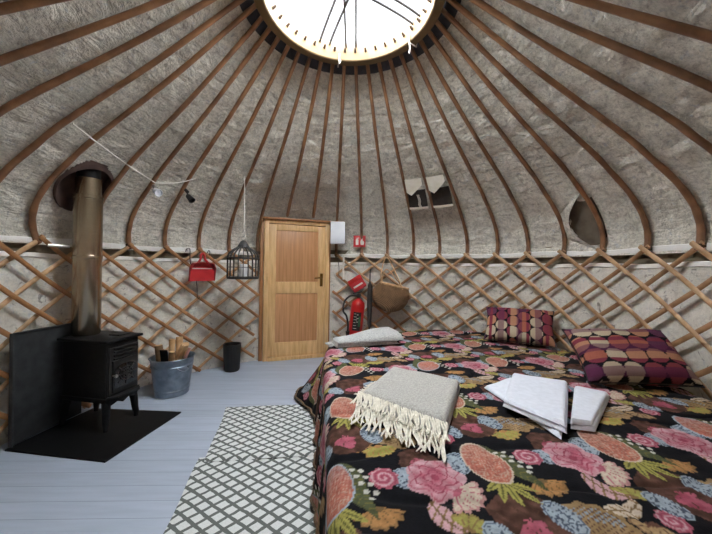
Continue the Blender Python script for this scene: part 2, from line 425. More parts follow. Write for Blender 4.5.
def felt_z_at(r):
    i = np.argsort(felt_prof[8:, 0]); return float(np.interp(r, felt_prof[8:, 0][i], felt_prof[8:, 1][i]))
def felt_r_at(z):
    i = np.argsort(felt_prof[6:, 1]); return float(np.interp(z, felt_prof[6:, 1][i], felt_prof[6:, 0][i]))
def build_fold():
    pk = PH + 8 * STEP; ns = 40
    lip, lin = [], []
    for i in range(ns + 1):
        t = i / ns; z = 1.515 + (2.06 - 1.515) * t; b_ = math.sin(PI * t) ** .8
        wd = 6.6 * b_ * (1.05 - .25 * t); al = pk - .3 - wd; d = .085 * b_
        r = felt_r_at(z) + .010
        lip += [polar(al - 5 * b_ - .2, r + .016, z), polar(al - 3.2 * b_, r - d * .35, z), polar(al - 1.2 * b_, r - d * .8, z), polar(al, r - d, z)]
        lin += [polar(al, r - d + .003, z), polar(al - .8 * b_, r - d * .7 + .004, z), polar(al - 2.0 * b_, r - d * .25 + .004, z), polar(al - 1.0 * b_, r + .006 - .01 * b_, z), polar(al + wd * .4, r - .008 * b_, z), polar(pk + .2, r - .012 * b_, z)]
    q = lambda n: [(i * n + k, i * n + k + 1, (i + 1) * n + k + 1, (i + 1) * n + k) for i in range(ns) for k in range(n - 1)]
    obj('felt_lip', (lip, q(4)), M['roof_felt'], CEIL, ang=180)
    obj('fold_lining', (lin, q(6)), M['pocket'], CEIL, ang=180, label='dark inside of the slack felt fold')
build_fold()
def pole_z_at(r):
    i = np.argsort(pole_prof[20:, 0]); return float(np.interp(r, pole_prof[20:, 0][i], pole_prof[20:, 1][i]))

# floor and wall
def ring_strip(name, rz, mt, seg=240, skip=None, thick=None, wob=None):
    acc = Acc(); n = len(rz); vs = []; fs = []
    for i, (r, z) in enumerate(rz):
        for k in range(seg):
            az = 360 * k / seg
            dr, dz = wob(az) if wob else (0, 0)
            vs.append(polar(az, r + dr, z + dz))
    for i in range(n - 1):
        for k in range(seg):
            if skip and skip(360 * (k + .5) / seg): continue
            fs.append((i * seg + k, i * seg + (k + 1) % seg, (i + 1) * seg + (k + 1) % seg, (i + 1) * seg + k))
    acc.add(vs, fs); return obj(name, acc, mt)
in_door = lambda az: abs(((az - DOOR_AZ) + 180) % 360 - 180) < 11.4
fl = Acc(); fl.add([polar(360 * k / 96, 2.62, 0) for k in range(96)] + [polar(360 * k / 96, 2.62, -.06) for k in range(96)],
       [tuple(reversed(range(96))), tuple(range(96, 192))] + [(k, (k + 1) % 96, 96 + (k + 1) % 96, 96 + k) for k in range(96)])
tag(struct(obj('floor', fl, M['floor'], smooth=False)), 'pale blue grey painted board floor', 'floor')
cv = [(2.62, -.02), (2.62, 1.45), (2.60, 1.75), (2.50, 1.98), (2.33, 2.20), (1.36, 2.95), (.735, 3.44), (.70, 3.43)]
tag(struct(ring_strip('outer_cover', cv, M['canvas'], seg=120)), 'canvas outer cover of the yurt behind the felt', 'cover')
sag = lambda az: (0, .006 * math.sin(rad(az) * 20) + .004 * math.sin(rad(az) * 7 + 1))
tag(struct(ring_strip('wall_felt', [(2.455, -.01), (2.462, .3), (2.45, .6), (2.462, .9), (2.452, 1.2), (2.45, 1.385), (2.465, 1.39)], M['wall_felt'], wob=sag)), 'pale speckled felt wall lining behind the trellis', 'wall')
tag(struct(ring_strip('trim_1', [(2.446, 1.358), (2.436, 1.362), (2.436, 1.392), (2.448, 1.396), (2.46, 1.385)], M['hem'], wob=sag)), 'white binding along the top of the wall felt', 'trim')
tag(struct(ring_strip('trim_2', [(2.475, 1.32), (2.482, 1.43), (2.47, 1.58)], M['band'], seg=160)), 'khaki canvas strip showing between wall felt and roof felt', 'trim')
sag2 = lambda az: (.012 * math.sin(rad(az) * 40 + 1), .008 * math.sin(rad(az) * 13))
tag(struct(ring_strip('trim_3', [(2.446, 1.476), (2.429, 1.474), (2.4255, 1.482), (2.4265, 1.516), (2.44, 1.522)], M['hem'], wob=sag2, skip=in_door, seg=360)), 'white hem along the lower edge of the roof felt', 'trim')

# ------------------------------------------------------------------ roof poles
def pole_label(k):
    o = ['', 'first', 'second', 'third', 'fourth', 'fifth', 'sixth', 'seventh', 'eighth', 'ninth', 'tenth', 'eleventh', 'twelfth', 'thirteenth', 'fourteenth', 'fifteenth', 'sixteenth', 'seventeenth', 'eighteenth', 'nineteenth']
    special = {0: 'bent wooden roof pole whose foot carries the small red sign',
               -1: 'bent wooden roof pole running up from behind the white wall box',
               -2: 'wooden roof pole ending on the door head nearer the white box',
               -3: 'wooden roof pole ending above the middle of the door head',
               -4: 'wooden roof pole ending at the left corner of the door head',
               -5: 'bent wooden roof pole rising just left of the hanging birdcage',
               -6: 'bent wooden roof pole rising straight above the red dustpan',
               -9: 'bent wooden roof pole passing just right of the flue opening',
               -10: 'bent wooden roof pole passing just left of the flue opening',
               1: 'bent wooden roof pole rising above the wicker basket',
               8: 'bent wooden roof pole edged by the dark slack fold of felt'}
    if k in special: return special[k]
    if k == -7: return 'bent wooden roof pole next left of the one above the dustpan'
    if k == -8: return 'bent wooden roof pole next right of the flue, behind the white spotlight'
    if k < -10: return 'bent wooden roof pole, %s beyond the flue towards the viewer' % o[-10 - k]
    if k < 8: return 'bent wooden roof pole, %s to the right of the red sign' % o[k]
    return 'bent wooden roof pole, %s beyond the slack fold of felt' % o[k - 8]

def build_pole(k):
    az = PH + k * STEP
    prof = pole_prof; w = float(door_w(np.array(az)))
    indoor = abs(az - DOOR_AZ) < 12.0
    jit = {-10: -1.5, -9: 1.1}.get(k, random.uniform(-.35, .35))
    pts = []
    for i, (r, z) in enumerate(prof):
        if indoor and z < 2.02: continue
        t = i / (len(prof) - 1)
        rr = r + (w * .10 * float(1 - sstep(2.05, 2.5, z)) if indoor else 0)
        wave = .004 * math.sin(t * 9 + k * 1.7)
        p = polar(az + jit * math.sin(t * PI), rr, z + wave * math.sin(t * PI))
        pts.append(p)
    n = len(pts)
    rs = [.0235 * (1 - .25 * i / (n - 1)) * (1 + .05 * math.sin(i * .9 + k)) for i in range(n)]
    rs[0] *= .8
    t = thing('roof_pole', pole_label(k), 'roof pole', tuple(pts[0]), 'bent roof poles running up to the crown')
    sh = Acc().tube(pts, rs, 10)
    obj('shaft', sh, M['pole'], t)
    if not indoor:
        la = Acc()
        for q, zz in enumerate((.02, .03, .042)):
            a = math.radians(az); c = polar(az, 2.405, 1.475 + zz)
            la.tube([c + Vector((math.cos(a) * math.cos(th), -math.sin(a) * math.cos(th), 0)) * .027 + Vector((math.sin(a), math.cos(a), 0)) * math.sin(th) * .027 + Vector((0, 0, .004 * math.sin(th * 2))) for th in np.linspace(0, 2 * PI, 12, endpoint=False)], .0055, 6, closed=True)
        obj('lashing', la, M['cordd'], t)
for k in range(-15, 17): build_pole(k)

# ------------------------------------------------------------------ trellis
tr = thing('trellis', 'crisscross wooden trellis of tan rods lining the round felt wall', 'trellis', (0, 2.39, 0))
def rod(az0, sgn, r, mt):
    n = 30; cur = []; runs = []
    for i in range(-1, n + 1):
        t = i / n
        az = az0 + sgn * 45.5 * t; z = 1.505 - 1.475 * t
        if i == -1: z = 1.527; az = az0 - sgn * .6
        d = abs(((az - DOOR_AZ) + 180) % 360 - 180)
        if d < 12.65:
            if len(cur) > 1: runs.append(cur)
            cur = []; continue
        cur.append(polar(az, r + .004 * math.sin(i * .7 + az0), z))
    if len(cur) > 1: runs.append(cur)
    for c in runs:
        if len(c) < 3: continue
        a = Acc().tube(c, 1.0, 8, flat=(.0188, .0098), upref=lambda p: Vector((p.x, p.y, 0)).normalized())
        obj('trellis_rod', a, mt, tr)
for k in range(40):
    az = (PH + k * STEP + 180) % 360 - 180
    rod(PH + k * STEP, 1, 2.372, M['rod_brown'] if -150 < az < -4 else M['rod_front'])
    rod(PH + k * STEP, -1, 2.396, M['rod_front'] if -110 < az < 20 else M['rod_back'])

# ------------------------------------------------------------------ crown
cr = thing('crown_ring', 'pale wooden crown ring with curved bars around the bright skylight', 'skylight crown', (0, 0, 3.226))
obj('ring', Acc().lathe([(.612, 3.240), (.612, 3.38), (.620, 3.392), (.684, 3.392), (.690, 3.38), (.690, 3.240), (.682, 3.232), (.620, 3.232), (.612, 3.240)], (0, 0, 0), 128), M['ring'], cr)
for k in range(40):
    az = PH + k * STEP
    obj('peg', Acc().tube([polar(az, .613, 3.315), polar(az, .582, 3.332)], [.012, .008], 8), M['cordd'], cr)
for az in (-20.8, 2.1, 64.5):
    d = polar(az, 1); s = Vector((d.y, -d.x, 0))
    for o in (-.046, .046):
        L_ = math.sqrt(.612 ** 2 - o * o)
        pts = [s * o + d * x + Vector((0, 0, 3.335 + .075 * math.sqrt(max(0, 1 - (x / .65) ** 2)))) for x in np.linspace(-L_, L_, 33)]
        obj('crown_bar', Acc().tube(pts, .0105, 8), M['bar'], cr)
# clear dome
mg, nt, b = new_mat('clear_dome'); nt.nodes.remove(b)
tp = nt.nodes.new('ShaderNodeBsdfTransparent'); gl = nt.nodes.new('ShaderNodeBsdfGlossy'); gl.inputs['Roughness'].default_value = .05
ms = nt.nodes.new('ShaderNodeMixShader'); ms.inputs[0].default_value = .04
nt.links.new(tp.outputs[0], ms.inputs[1]); nt.links.new(gl.outputs[0], ms.inputs[2]); nt.links.new(ms.outputs[0], nt.nodes['Material Output'].inputs[0])
obj('dome', Acc().lathe([(.72 * math.cos(t), 3.40 + .36 * math.sin(t)) for t in np.linspace(0, PI / 2 - .01, 16)], (0, 0, 0), 64), mg, cr, label='clear skylight dome')
for (az, lab, ln) in ((-8, 'white cord knot tied on the crown ring nearest the door', .03), (57, 'white cord knot with a dangling end on the crown ring', .10)):
    p = polar(az, .602, 3.236)
    a = Acc().tube([p + Vector((0, 0, .05)), p + Vector((0, 0, -.014)) + polar(az, .004), p + polar(az, .09, 0) + Vector((0, 0, -.016)), p + polar(az, .10, .04)], .006, 6)
    a.tube([p + Vector((.003, 0, -.006)), p + Vector((.012, 0, -ln * .6)), p + Vector((.004, 0, -ln - .01))], .005, 6)
    tag(obj('tied_cord', a, M['whitecord'], loc=tuple(p)), lab, 'cord', 'cord knots on the crown ring')

# ------------------------------------------------------------------ door
dw = rad(DOOR_AZ); DX = Vector((math.cos(dw), -math.sin(dw), 0)); DN = Vector((math.sin(dw), math.cos(dw), 0))   # along the door, outward
DM = Matrix((DX, DN, Vector((0, 0, 1)))).transposed()
DC = polar(DOOR_AZ, 2.315)
def dp(x, y, z): return DC + DX * x + DN * y + Vector((0, 0, z))
dr = thing('door_1', 'two panel pine door with brass lever in a pine frame', 'door', tuple(DC), kind='structure')
fr = Acc()
fr.bbox(dp(-.432, .03, .985), (.062, .085, 1.97), DM, .004); fr.bbox(dp(.432, .03, .985), (.062, .085, 1.97), DM, .004)
fr.bbox(dp(0, .03, 1.945), (.80, .083, .05), DM, .004); fr.bbox(dp(0, .02, .022), (.80, .10, .044), DM, .004)
obj('door_frame', fr, M['pine'], dr)
obj('outer_post', Acc().bbox(dp(-.492, .05, .985), (.05, .06, 1.97), DM, .004).bbox(dp(.478, .05, .985), (.024, .06, 1.97), DM, .004), M['pine_dark'], dr, label='darker posts outside the frame')
obj('door_head', Acc().bbox(dp(-.015, .015, 1.986), (1.0, .14, .028), DM, .004), M['pine_dark'], dr)
lf = Acc()
W = .80
lf.bbox(dp(-.350, .03, .985), (.10, .04, 1.86), DM, .004); lf.bbox(dp(.350, .03, .985), (.10, .04, 1.86), DM, .004)
lf.bbox(dp(0, .03, 1.872), (.60, .039, .086), DM, .004); lf.bbox(dp(0, .03, 1.02), (.60, .039, .165), DM, .004); lf.bbox(dp(0, .03, .145), (.60, .039, .20), DM, .004)
obj('door_leaf', lf, M['pine'], dr)
obj('upper_panel', Acc().bbox(dp(0, .036, 1.465), (.605, .02, .74), DM, .003), M['ply'], dr, label='reddish brown upper panel')
obj('lower_panel', Acc().bbox(dp(0, .036, .59), (.605, .02, .71), DM, .003), M['ply'], dr, label='reddish brown lower panel')
hd = Acc().bbox(dp(.352, .004, 1.13), (.042, .014, .19), DM, .004)
hd.tube([dp(.352, 0, 1.165), dp(.352, -.045, 1.165), dp(.34, -.05, 1.165), dp(.24, -.05, 1.16)], .012, 8)
obj('door_handle', hd, M['brass'], dr)

# ------------------------------------------------------------------ white box, sign, tape
def frame_at(az, r, z, lean=0):
    """local frame on the wall: X to the right seen from inside, Y up, Z towards the room"""
    a = rad(az); X = Vector((math.cos(a), -math.sin(a), 0)); Nn = Vector((-math.sin(a), -math.cos(a), 0)); U = Vector((0, 0, 1))
    if lean: U = Matrix.Rotation(lean, 3, X) @ U; Nn = Matrix.Rotation(lean, 3, X) @ Nn
    return Matrix((X, U, Nn)).transposed(), polar(az, r, z)
Mx, pc = frame_at(-3.0, 2.17, 1.81)
wb = thing('wall_box', 'plain white metal box mounted beside the top of the door', 'box', tuple(pc))
obj('casing', Acc().bbox(pc, (.205, .315, .075), Mx, .008), M['white'], wb)
obj('cover', Acc().bbox(pc + Mx @ Vector((0, 0, .04)), (.195, .305, .012), Mx, .004), M['white'], wb)
obj('bracket', Acc().bbox(pc + Mx @ Vector((-.03, -.02, -.07)), (.05, .05, .07), Mx, .004), M['pine_dark'], wb)
Mx, pc = frame_at(PH - .9, 2.368, 1.712)
sg = thing('safety_sign', 'small square red sign with white extinguisher and flame symbols', 'sign', tuple(pc))
obj('sign_plate', Acc().bbox(pc, (.18, .17, .006), Mx, .003), M['signred'], sg)
pg = Acc(); q = pc + Mx @ Vector((0, 0, .0035))
pg.prism([(-.055, -.055), (-.015, -.055), (-.015, .02), (-.025, .036), (-.03, .05), (-.04, .05), (-.045, .036), (-.055, .02)], .003, Mx, q)
pg.prism([(-.03, .05), (-.01, .056), (-.006, .04), (-.012, .038), (-.018, .046), (-.03, .042)], .003, Mx, q)
pg.prism([(.02, -.055), (.06, -.055), (.07, -.02), (.06, .01), (.052, -.008), (.045, .05), (.03, .02), (.022, .03), (.012, -.015)], .003, Mx, q)
obj('pictogram', pg, M['label'], sg, smooth=False)
a = Acc(); t0 = polar(-.6, 2.345, 1.50)
a.tube([t0 + Vector((0, 0, -.008 * 0)), t0 + Vector((.002, 0, -.1)), t0 + Vector((-.002, -.004, -.25)), t0 + Vector((.003, -.006, -.36))], 1, 8, flat=(.013, .003), upref=lambda p: Vector((p.x, p.y, 0)).normalized())
tag(obj('hanging_tape', a, M['whitecord'], loc=tuple(t0)), 'narrow white tape hanging below the white box', 'tape')

# ------------------------------------------------------------------ fire extinguisher, blanket pouch, umbrella, basket
ex = thing('fire_extinguisher', 'red fire extinguisher with black hose behind the bed corner', 'fire extinguisher', (.155, 2.15, .30))
c = Vector((.15, 2.15, .06)); tilt = Matrix.Rotation(rad(5), 3, 'Y')
obj('cylinder', Acc().lathe([(0, 0), (.082, 0), (.096, .012), (.096, .48), (.086, .53), (.05, .565), (.024, .58), (.024, .60), (0, .60)], c + Vector((0, 0, .24)), 28, tilt), M['redp'], ex)
obj('valve', Acc().bbox(c + Vector((.053, 0, .86)), (.05, .05, .06), None, .008).bbox(c + Vector((.03, -.01, .905)), (.13, .02, .016), Matrix.Rotation(rad(-12), 3, 'Y'), .004).bbox(c + Vector((.03, -.01, .875)), (.11, .02, .014), None, .004), M['black'], ex)
obj('hose', Acc().tube(crom([c + Vector((.03, -.02, .86)), c + Vector((-.07, -.05, .86)), c + Vector((-.15, -.05, .78)), c + Vector((-.165, -.05, .65)), c + Vector((-.12, -.06, .58)), c + Vector((-.098, -.06, .46)), c + Vector((-.10, -.06, .36))], 6), .014, 8).lathe([(.014, 0), (.022, .02), (.03, .13), (.0, .13)], c + Vector((-.10, -.06, .24)), 12), M['black'], ex)
lb = Acc()
def wrap(a0, a1, z0, z1, r):
    n = 10; vs = []
    for i in range(n + 1):
        t = rad(a0 + (a1 - a0) * i / n)
        for z in (z0, z1): vs.append(tilt @ Vector((r * math.cos(t), r * math.sin(t), z)) + c + Vector((0, 0, .24)))
    return vs, [(2 * i, 2 * i + 2, 2 * i + 3, 2 * i + 1) for i in range(n)]
obj('label_panel', Acc().add(*wrap(-125, -55, .14, .40, .0966)), M['black'], ex, label='black instruction panel')
st = Acc()
for i, z in enumerate((.37, .33, .29, .25, .21, .17)): st.add(*wrap(-118, -100 + 6 * (i % 3), z, z + .005, .0972))
for i, z in enumerate((.36, .31, .26)): st.add(*wrap(-94, -80 + 5 * (i % 2), z, z + .007, .0972))
obj('label_lines', st, M['label'], ex, label='pale lines and marks on the panel')
obj('label_patch', Acc().add(*wrap(-78, -58, .2, .34, .0974)), M['green'], ex, label='green patch on the panel')
Mx, pc = frame_at(4.5, 2.30, 1.085)
Rz = Mx @ Matrix.Rotation(rad(33), 3, 'Z')
fb = thing('fire_blanket_pouch', 'red square pouch hanging tilted above the fire extinguisher', 'pouch', tuple(pc))
obj('pouch', Acc().bbox(pc, (.215, .20, .045), Rz, .015, 3), M['red'], fb)
obj('flap', Acc().bbox(pc + Rz @ Vector((0, .065, .026)), (.205, .07, .008), Rz, .003), M['redp'], fb)
obj('label_strip', Acc().bbox(pc + Rz @ Vector((0, -.03, .0235)), (.15, .025, .003), Rz, .001), M['label'], fb, label='pale printed strip')
obj('strap', Acc().tube([pc + Rz @ Vector((-.04, .09, .0)), polar(5.4, 2.345, 1.19), pc + Rz @ Vector((.05, .095, .0))], .005, 6), M['black'], fb)
um = thing('folded_umbrella', 'dark folded umbrella hanging between extinguisher and wicker basket', 'umbrella', tuple(polar(9.2, 2.29, .5)))
u0 = polar(9.2, 2.295)
obj('canopy', Acc().tube([u0 + Vector((0, 0, z)) for z in (.42, .5, .7, .9, 1.06, 1.12)], [.012, .028, .035, .04, .032, .012], 12), M['umbrella'], um)
obj('handle', Acc().tube([u0 + Vector((0, 0, 1.11)), u0 + Vector((0, 0, 1.27)), u0 + Vector((.012, .02, 1.30)), u0 + Vector((.02, .05, 1.29))], .009, 8), M['black'], um)
obj('tie_band', Acc().lathe([(.0385, -.012), (.0405, 0), (.0385, .012)], u0 + Vector((0, 0, .86)), 16), M['black'], um)

Mx, pc = frame_at(16.8, 2.19, .905)
bk = thing('wicker_basket', 'round wicker basket hung flat on the trellis beside the umbrella', 'basket', tuple(pc))
tl = Matrix.Rotation(rad(-20), 3, 'Z')
def basket_pt(u, v):
    """u: round, v: 0 rim .. 1 bottom"""
    ph = rad(40 - 129 * v)
    p = tl @ Vector((.262 * math.cos(ph) * math.cos(u), .03 + .235 * math.sin(ph) + .03 * math.cos(u) * (1 - v), (.125 - .02 * (1 - v)) * math.cos(ph) * math.sin(u)))
    return pc + Mx @ p
n_u, n_v = 48, 24
vs = [basket_pt(2 * PI * i / n_u, j / n_v) for j in range(n_v + 1) for i in range(n_u)]
fs = [(j * n_u + i, (j + 1) * n_u + i, (j + 1) * n_u + (i + 1) % n_u, j * n_u + (i + 1) % n_u) for j in range(n_v) for i in range(n_u)]
obj('body', Acc().add(vs, fs), M['wicker'], bk)
obj('rim', Acc().tube([basket_pt(2 * PI * i / 40, 0) for i in range(40)], .013, 8, closed=True), M['wickerh'], bk)
for s in (1, -1):
    off = Mx @ Vector((0, 0, .05 * s))
    p0 = basket_pt(PI - s * .7, .05); p1 = basket_pt(s * .9 if s > 0 else -.9, .05)
    top = polar(14.95, 2.345, 1.475) if s > 0 else polar(15.2, 2.33, 1.30)
    mid0 = (p0 * .55 + top * .45) + Mx @ Vector((-.035, 0, 0)); mid1 = (p1 * .55 + top * .45) + Mx @ Vector((.02, 0, 0))
    obj('handle', Acc().tube(crom([p0, mid0, top, mid1, p1], 8), .0085, 8), M['wickerh'], bk)

# ------------------------------------------------------------------ stove, hearth, flue
ang = rad(-12)                                # stove frame turned
SX = Vector((math.cos(ang), math.sin(ang), 0)); SY = Vector((-math.sin(ang), math.cos(ang), 0))
SM = Matrix((SX, SY, Vector((0, 0, 1)))).transposed()
SC = Vector((-2.018, .402, 0))                 # centre of the stove on the floor
def sp(x, y, z): return SC + SX * x + SY * y + Vector((0, 0, z))
hp = Acc(); hq = [(-1.57, -.148), (-1.441, .559), (-2.26, .63), (-2.355, -.01)]
hp.add([(x, y, .001) for x, y in hq] + [(x, y, .012) for x, y in hq], [(3, 2, 1, 0), (4, 5, 6, 7)] + [(i, (i + 1) % 4, 4 + (i + 1) % 4, 4 + i) for i in range(4)])
tag(obj('hearth_plate', hp, M['plate'], loc=(-1.87, .27, 0), smooth=False), 'black steel plate on the floor under the wood stove', 'hearth')
hs0, hs1 = Vector((-2.343, .0, 0)), Vector((-2.283, .53, 0)); hdv = (hs1 - hs0).normalized(); hn = Vector((-hdv.y, hdv.x, 0))
hm = Matrix((hdv, hn, Vector((0, 0, 1)))).transposed(); hc = (hs0 + hs1) / 2
sh = thing('heat_shield', 'dark upright steel sheet standing between stove and trellis', 'heat shield', (hc.x, hc.y, .012))
obj('sheet', Acc().bbox(hc + Vector((0, 0, .418)), ((hs1 - hs0).length, .010, .80), hm, .003), M['shield'], sh)
obj('edge_fold', Acc().bbox(hs0 + hdv * .006 + hn * -.012 + Vector((0, 0, .418)), (.012, .030, .80), hm, .003).bbox(hc + hn * -.008 + Vector((0, 0, .815)), ((hs1 - hs0).length - .03, .024, .010), hm, .003), M['shield'], sh)
sv = thing('wood_stove', 'black cast iron wood burning stove on short curved legs', 'stove', tuple(SC) )
sd, sw = .42, .29                              # depth (x), width (y)
obj('body', Acc().bbox(sp(0, 0, .473), (sd, sw, .456), SM, .012, 3), M['iron'], sv)
obj('base_skirt', Acc().bbox(sp(.005, 0, .248), (sd + .02, sw + .02, .035), SM, .008), M['iron'], sv)
obj('top_plate', Acc().bbox(sp(.0, 0, .711), (sd + .05, sw + .05, .022), SM, .008, 3), M['iron'], sv)
obj('hot_plate_lid', Acc().bbox(sp(.10, .07, .7245), (.10, .11, .010), SM, .003), M['iron2'], sv)
fx = sd / 2
obj('front_frame', Acc().bbox(sp(fx + .006, 0, .455), (.016, sw - .03, .40), SM, .005), M['iron2'], sv)
lv = Acc()
for i in range(4): lv.bbox(sp(fx + .02, 0, .648 - .028 * i), (.012, sw - .09, .013), SM @ Matrix.Rotation(rad(25), 3, 'Y'), .003)
obj('louvre_vent', lv, M['iron2'], sv)
dro = obj('stove_door', Acc().bbox(sp(fx + .018, .0, .425), (.018, sw - .07, .255), SM, .006, 3), M['iron2'], sv)
MD = SM @ Matrix.Rotation(rad(90), 3, 'Y')
arch = [(-.085, -.10)] + [(-.085, .10)] + [(.05, .10)] + [(.05 + .045 * math.sin(t), .10 * math.cos(t)) for t in np.linspace(.1, PI - .1, 9)] + [(.05, -.10)]
AM = Matrix((Vector((0, 0, 1)), SY, SX)).transposed()
obj('glass', Acc().prism([(a_, b_) for a_, b_ in arch], .004, AM, sp(fx + .026, 0, .418)), M['glassd'], dro, smooth=False)
orn = Acc()
for rr in (.035, .055): orn.tube([sp(fx + .032, rr * math.cos(t), .43 + rr * math.sin(t)) for t in np.linspace(0, 2 * PI, 24, endpoint=False)], .0055, 6, closed=True)
for t in np.linspace(0, PI, 4, endpoint=False): orn.tube([sp(fx + .031, -.095 * math.cos(t), .43 - .085 * math.sin(t)), sp(fx + .033, .095 * math.cos(t), .43 + .085 * math.sin(t))], .005, 6)
obj('door_ornament', orn, M['iron2'], dro)
obj('door_knob', Acc().lathe([(0, 0), (.012, .004), (.014, .012), (.008, .02), (.006, .04)], sp(fx + .068, -.112, .44), 14, SM @ Matrix.Rotation(rad(-90), 3, 'Y')), M['steel_l'], dro)
obj('ash_lip', Acc().prism([(-.15, 0), (-.10, .055), (.10, .055), (.15, 0)], .014, Matrix((SY, SX, Vector((0, 0, -1)))).transposed(), sp(fx + .008, 0, .277)), M['iron2'], sv, smooth=False)
ap = Acc(); pol = [(-.14, .235), (.14, .235), (.14, .222), (.10, .2), (.05, .215), (0, .19), (-.05, .215), (-.10, .2), (-.14, .222)]
ap.prism([(y, z) for y, z in pol], .012, Matrix((SY, Vector((0, 0, 1)), SX)).transposed(), sp(fx - .006, 0, 0))
obj('apron', ap, M['iron'], sv, smooth=False)
for sx_ in (-1, 1):
    for sy_ in (-1, 1):
        pts = [sp(sx_ * (sd / 2 - .028), sy_ * (sw / 2 - .03), .245), sp(sx_ * (sd / 2 - .018), sy_ * (sw / 2 - .02), .17), sp(sx_ * (sd / 2 - .012), sy_ * (sw / 2 - .013), .09), sp(sx_ * (sd / 2 - .004), sy_ * (sw / 2 - .008), .05), sp(sx_ * (sd / 2 - .004), sy_ * (sw / 2 - .008), .0135)]
        obj('leg', Acc().tube(crom(pts, 5), [.034 - .016 * min(1, i / 18) for i in range(21)], 10), M['iron'], sv)
fu = thing('flue_pipe', 'tall shiny steel flue pipe rising from the stove through the roof', 'flue', (FLUE[0], FLUE[1], .723))
obj('pipe', Acc().lathe([(.090, .7235), (.097, .735), (.098, 1.880), (.089, 1.884), (.089, 2.03)], (FLUE[0], FLUE[1], 0), 48), M['steel'], fu)
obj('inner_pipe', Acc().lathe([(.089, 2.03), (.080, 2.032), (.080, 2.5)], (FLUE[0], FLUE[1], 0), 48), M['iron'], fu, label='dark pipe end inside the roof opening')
obj('joint_band', Acc().lathe([(.098, 1.858), (.102, 1.861), (.102, 1.886), (.092, 1.889)], (FLUE[0], FLUE[1], 0), 48), M['steel'], fu)
obj('joint_band', Acc().lathe([(.0985, 1.355), (.101, 1.36), (.101, 1.385), (.0985, 1.39)], (FLUE[0], FLUE[1], 0), 48), M['steel'], fu)
b0 = Vector((FLUE[0] - .09, FLUE[1] - .06, 1.44)); b1 = polar(-84.0 + 0, 2.352, 1.445)
obj('wall_bracket', Acc().tube([Vector((FLUE[0] - .10, FLUE[1] - .055, 1.455)), Vector((-2.337, .26, 1.46))], 1, 8, flat=(.011, .005), upref=(0, 1, 0)), M['steel_l'], fu, label='bright steel strap to the wall')
# tunnel through the roof around the pipe, closed by a dark lid imitating shadow
tn = Acc(); seg = 48; vs = []
ctr = Vector((HOLE[0], HOLE[1], 0))
def roofz(x, y, d=0): return felt_z_at(min(math.hypot(x, y), 2.40)) + d
rows = [(1.14, -.018), (1.05, -.040), (1.0, -.034), (.995, .02), (.99, .075), (.8, .085), (.6, .085), (.3, .085), (.02, .085)]
for (r, dz) in rows:
    for k in range(seg):
        t = -2 * PI * k / seg; hp_ = hole_pt(t, r); x, y = hp_.x, hp_.y
        z = roofz(x, y)
        vs.append((x, y, z + dz))
n = len(rows)
tn.add(vs, [(i * seg + k, i * seg + (k + 1) % seg, (i + 1) * seg + (k + 1) % seg, (i + 1) * seg + k) for i in range(n - 1) for k in range(seg)])
tag(struct(obj('trim_4', tn, M['tunnel'])), 'dark lined round opening in the roof felt around the flue, its lid imitating shadow', 'roof opening')

# ------------------------------------------------------------------ log bucket
BC = Vector((-1.76, 1.0, 0))
bu = thing('log_bucket', 'round galvanised zinc bucket holding firewood beside the stove', 'bucket', tuple(BC))
obj('shell', Acc().lathe([(0, .004), (.150, .004), (.155, .008), (.157, .03), (.198, .365), (.205, .372), (.210, .378), (.204, .384), (.196, .378), (.193, .366), (.151, .03), (0, .024)], BC, 48), M['zinc'], bu)
obj('band', Acc().lathe([(.1885, .29), (.1935, .295), (.1945, .305), (.191, .31)], BC, 48).lathe([(.160, .05), (.165, .055), (.166, .065), (.163, .07)], BC, 48), M['zinc'], bu)
for s in (0, PI):
    a0 = s + rad(-35); ux = Vector((math.cos(a0), math.sin(a0), 0)); uy = Vector((-ux.y, ux.x, 0))
    obj('handle', Acc().tube(crom([BC + ux * .190 - uy * .05 + Vector((0, 0, .30)), BC + ux * .225 - uy * .05 + Vector((0, 0, .29)), BC + ux * .232 + Vector((0, 0, .265)), BC + ux * .225 + uy * .05 + Vector((0, 0, .29)), BC + ux * .190 + uy * .05 + Vector((0, 0, .30))], 5), .006, 8), M['zinc'], bu)
def log(p0, p1, r, lab, split):
    p0, p1 = BC + Vector(p0), BC + Vector(p1); d = (p1 - p0).normalized()
    u = d.cross(Vector((0, 0, 1))).normalized(); w = u.cross(d)
    poly = ([(r * math.cos(t), r * math.sin(t)) for t in np.linspace(0, PI, 9)] + [(0, -.35 * r)]) if split else [(r * (1 + .06 * math.sin(3 * t)) * math.cos(t), r * math.sin(t)) for t in np.linspace(0, 2 * PI, 14, endpoint=False)]
    MM = Matrix((u, w, d)).transposed(); L_ = (p1 - p0).length
    t = thing('log', lab, 'log', tuple(p0), 'firewood in the zinc bucket')
    obj('bark', Acc().prism(poly, L_, MM, p0), M['logcut'] if split else M['bark'], t)
    obj('cut_end', Acc().prism([(x * .93, y * .93) for x, y in poly], .004, MM, p1), M['logcut'], t, smooth=False, label='pale sawn end')
log((-.055, -.06, .06), (-.115, -.05, .50), .036, 'round dark barked log at the left of the zinc bucket', False)
log((.0, -.02, .20), (.155, -.03, .50), .052, 'thick pale split log leaning right in the zinc bucket', True)
log((.02, .08, .06), (.01, .11, .55), .034, 'upright pale split log at the back of the zinc bucket', True)
log((-.04, .05, .06), (-.055, .085, .53), .028, 'narrow upright split log behind the dark log in the bucket', True)
log((.085, .05, .06), (.115, .075, .50), .03, 'short pale split log at the back right of the bucket', True)
log((.03, -.10, .10), (.06, -.12, .455), .026, 'small dark barked stick at the front of the bucket', False)
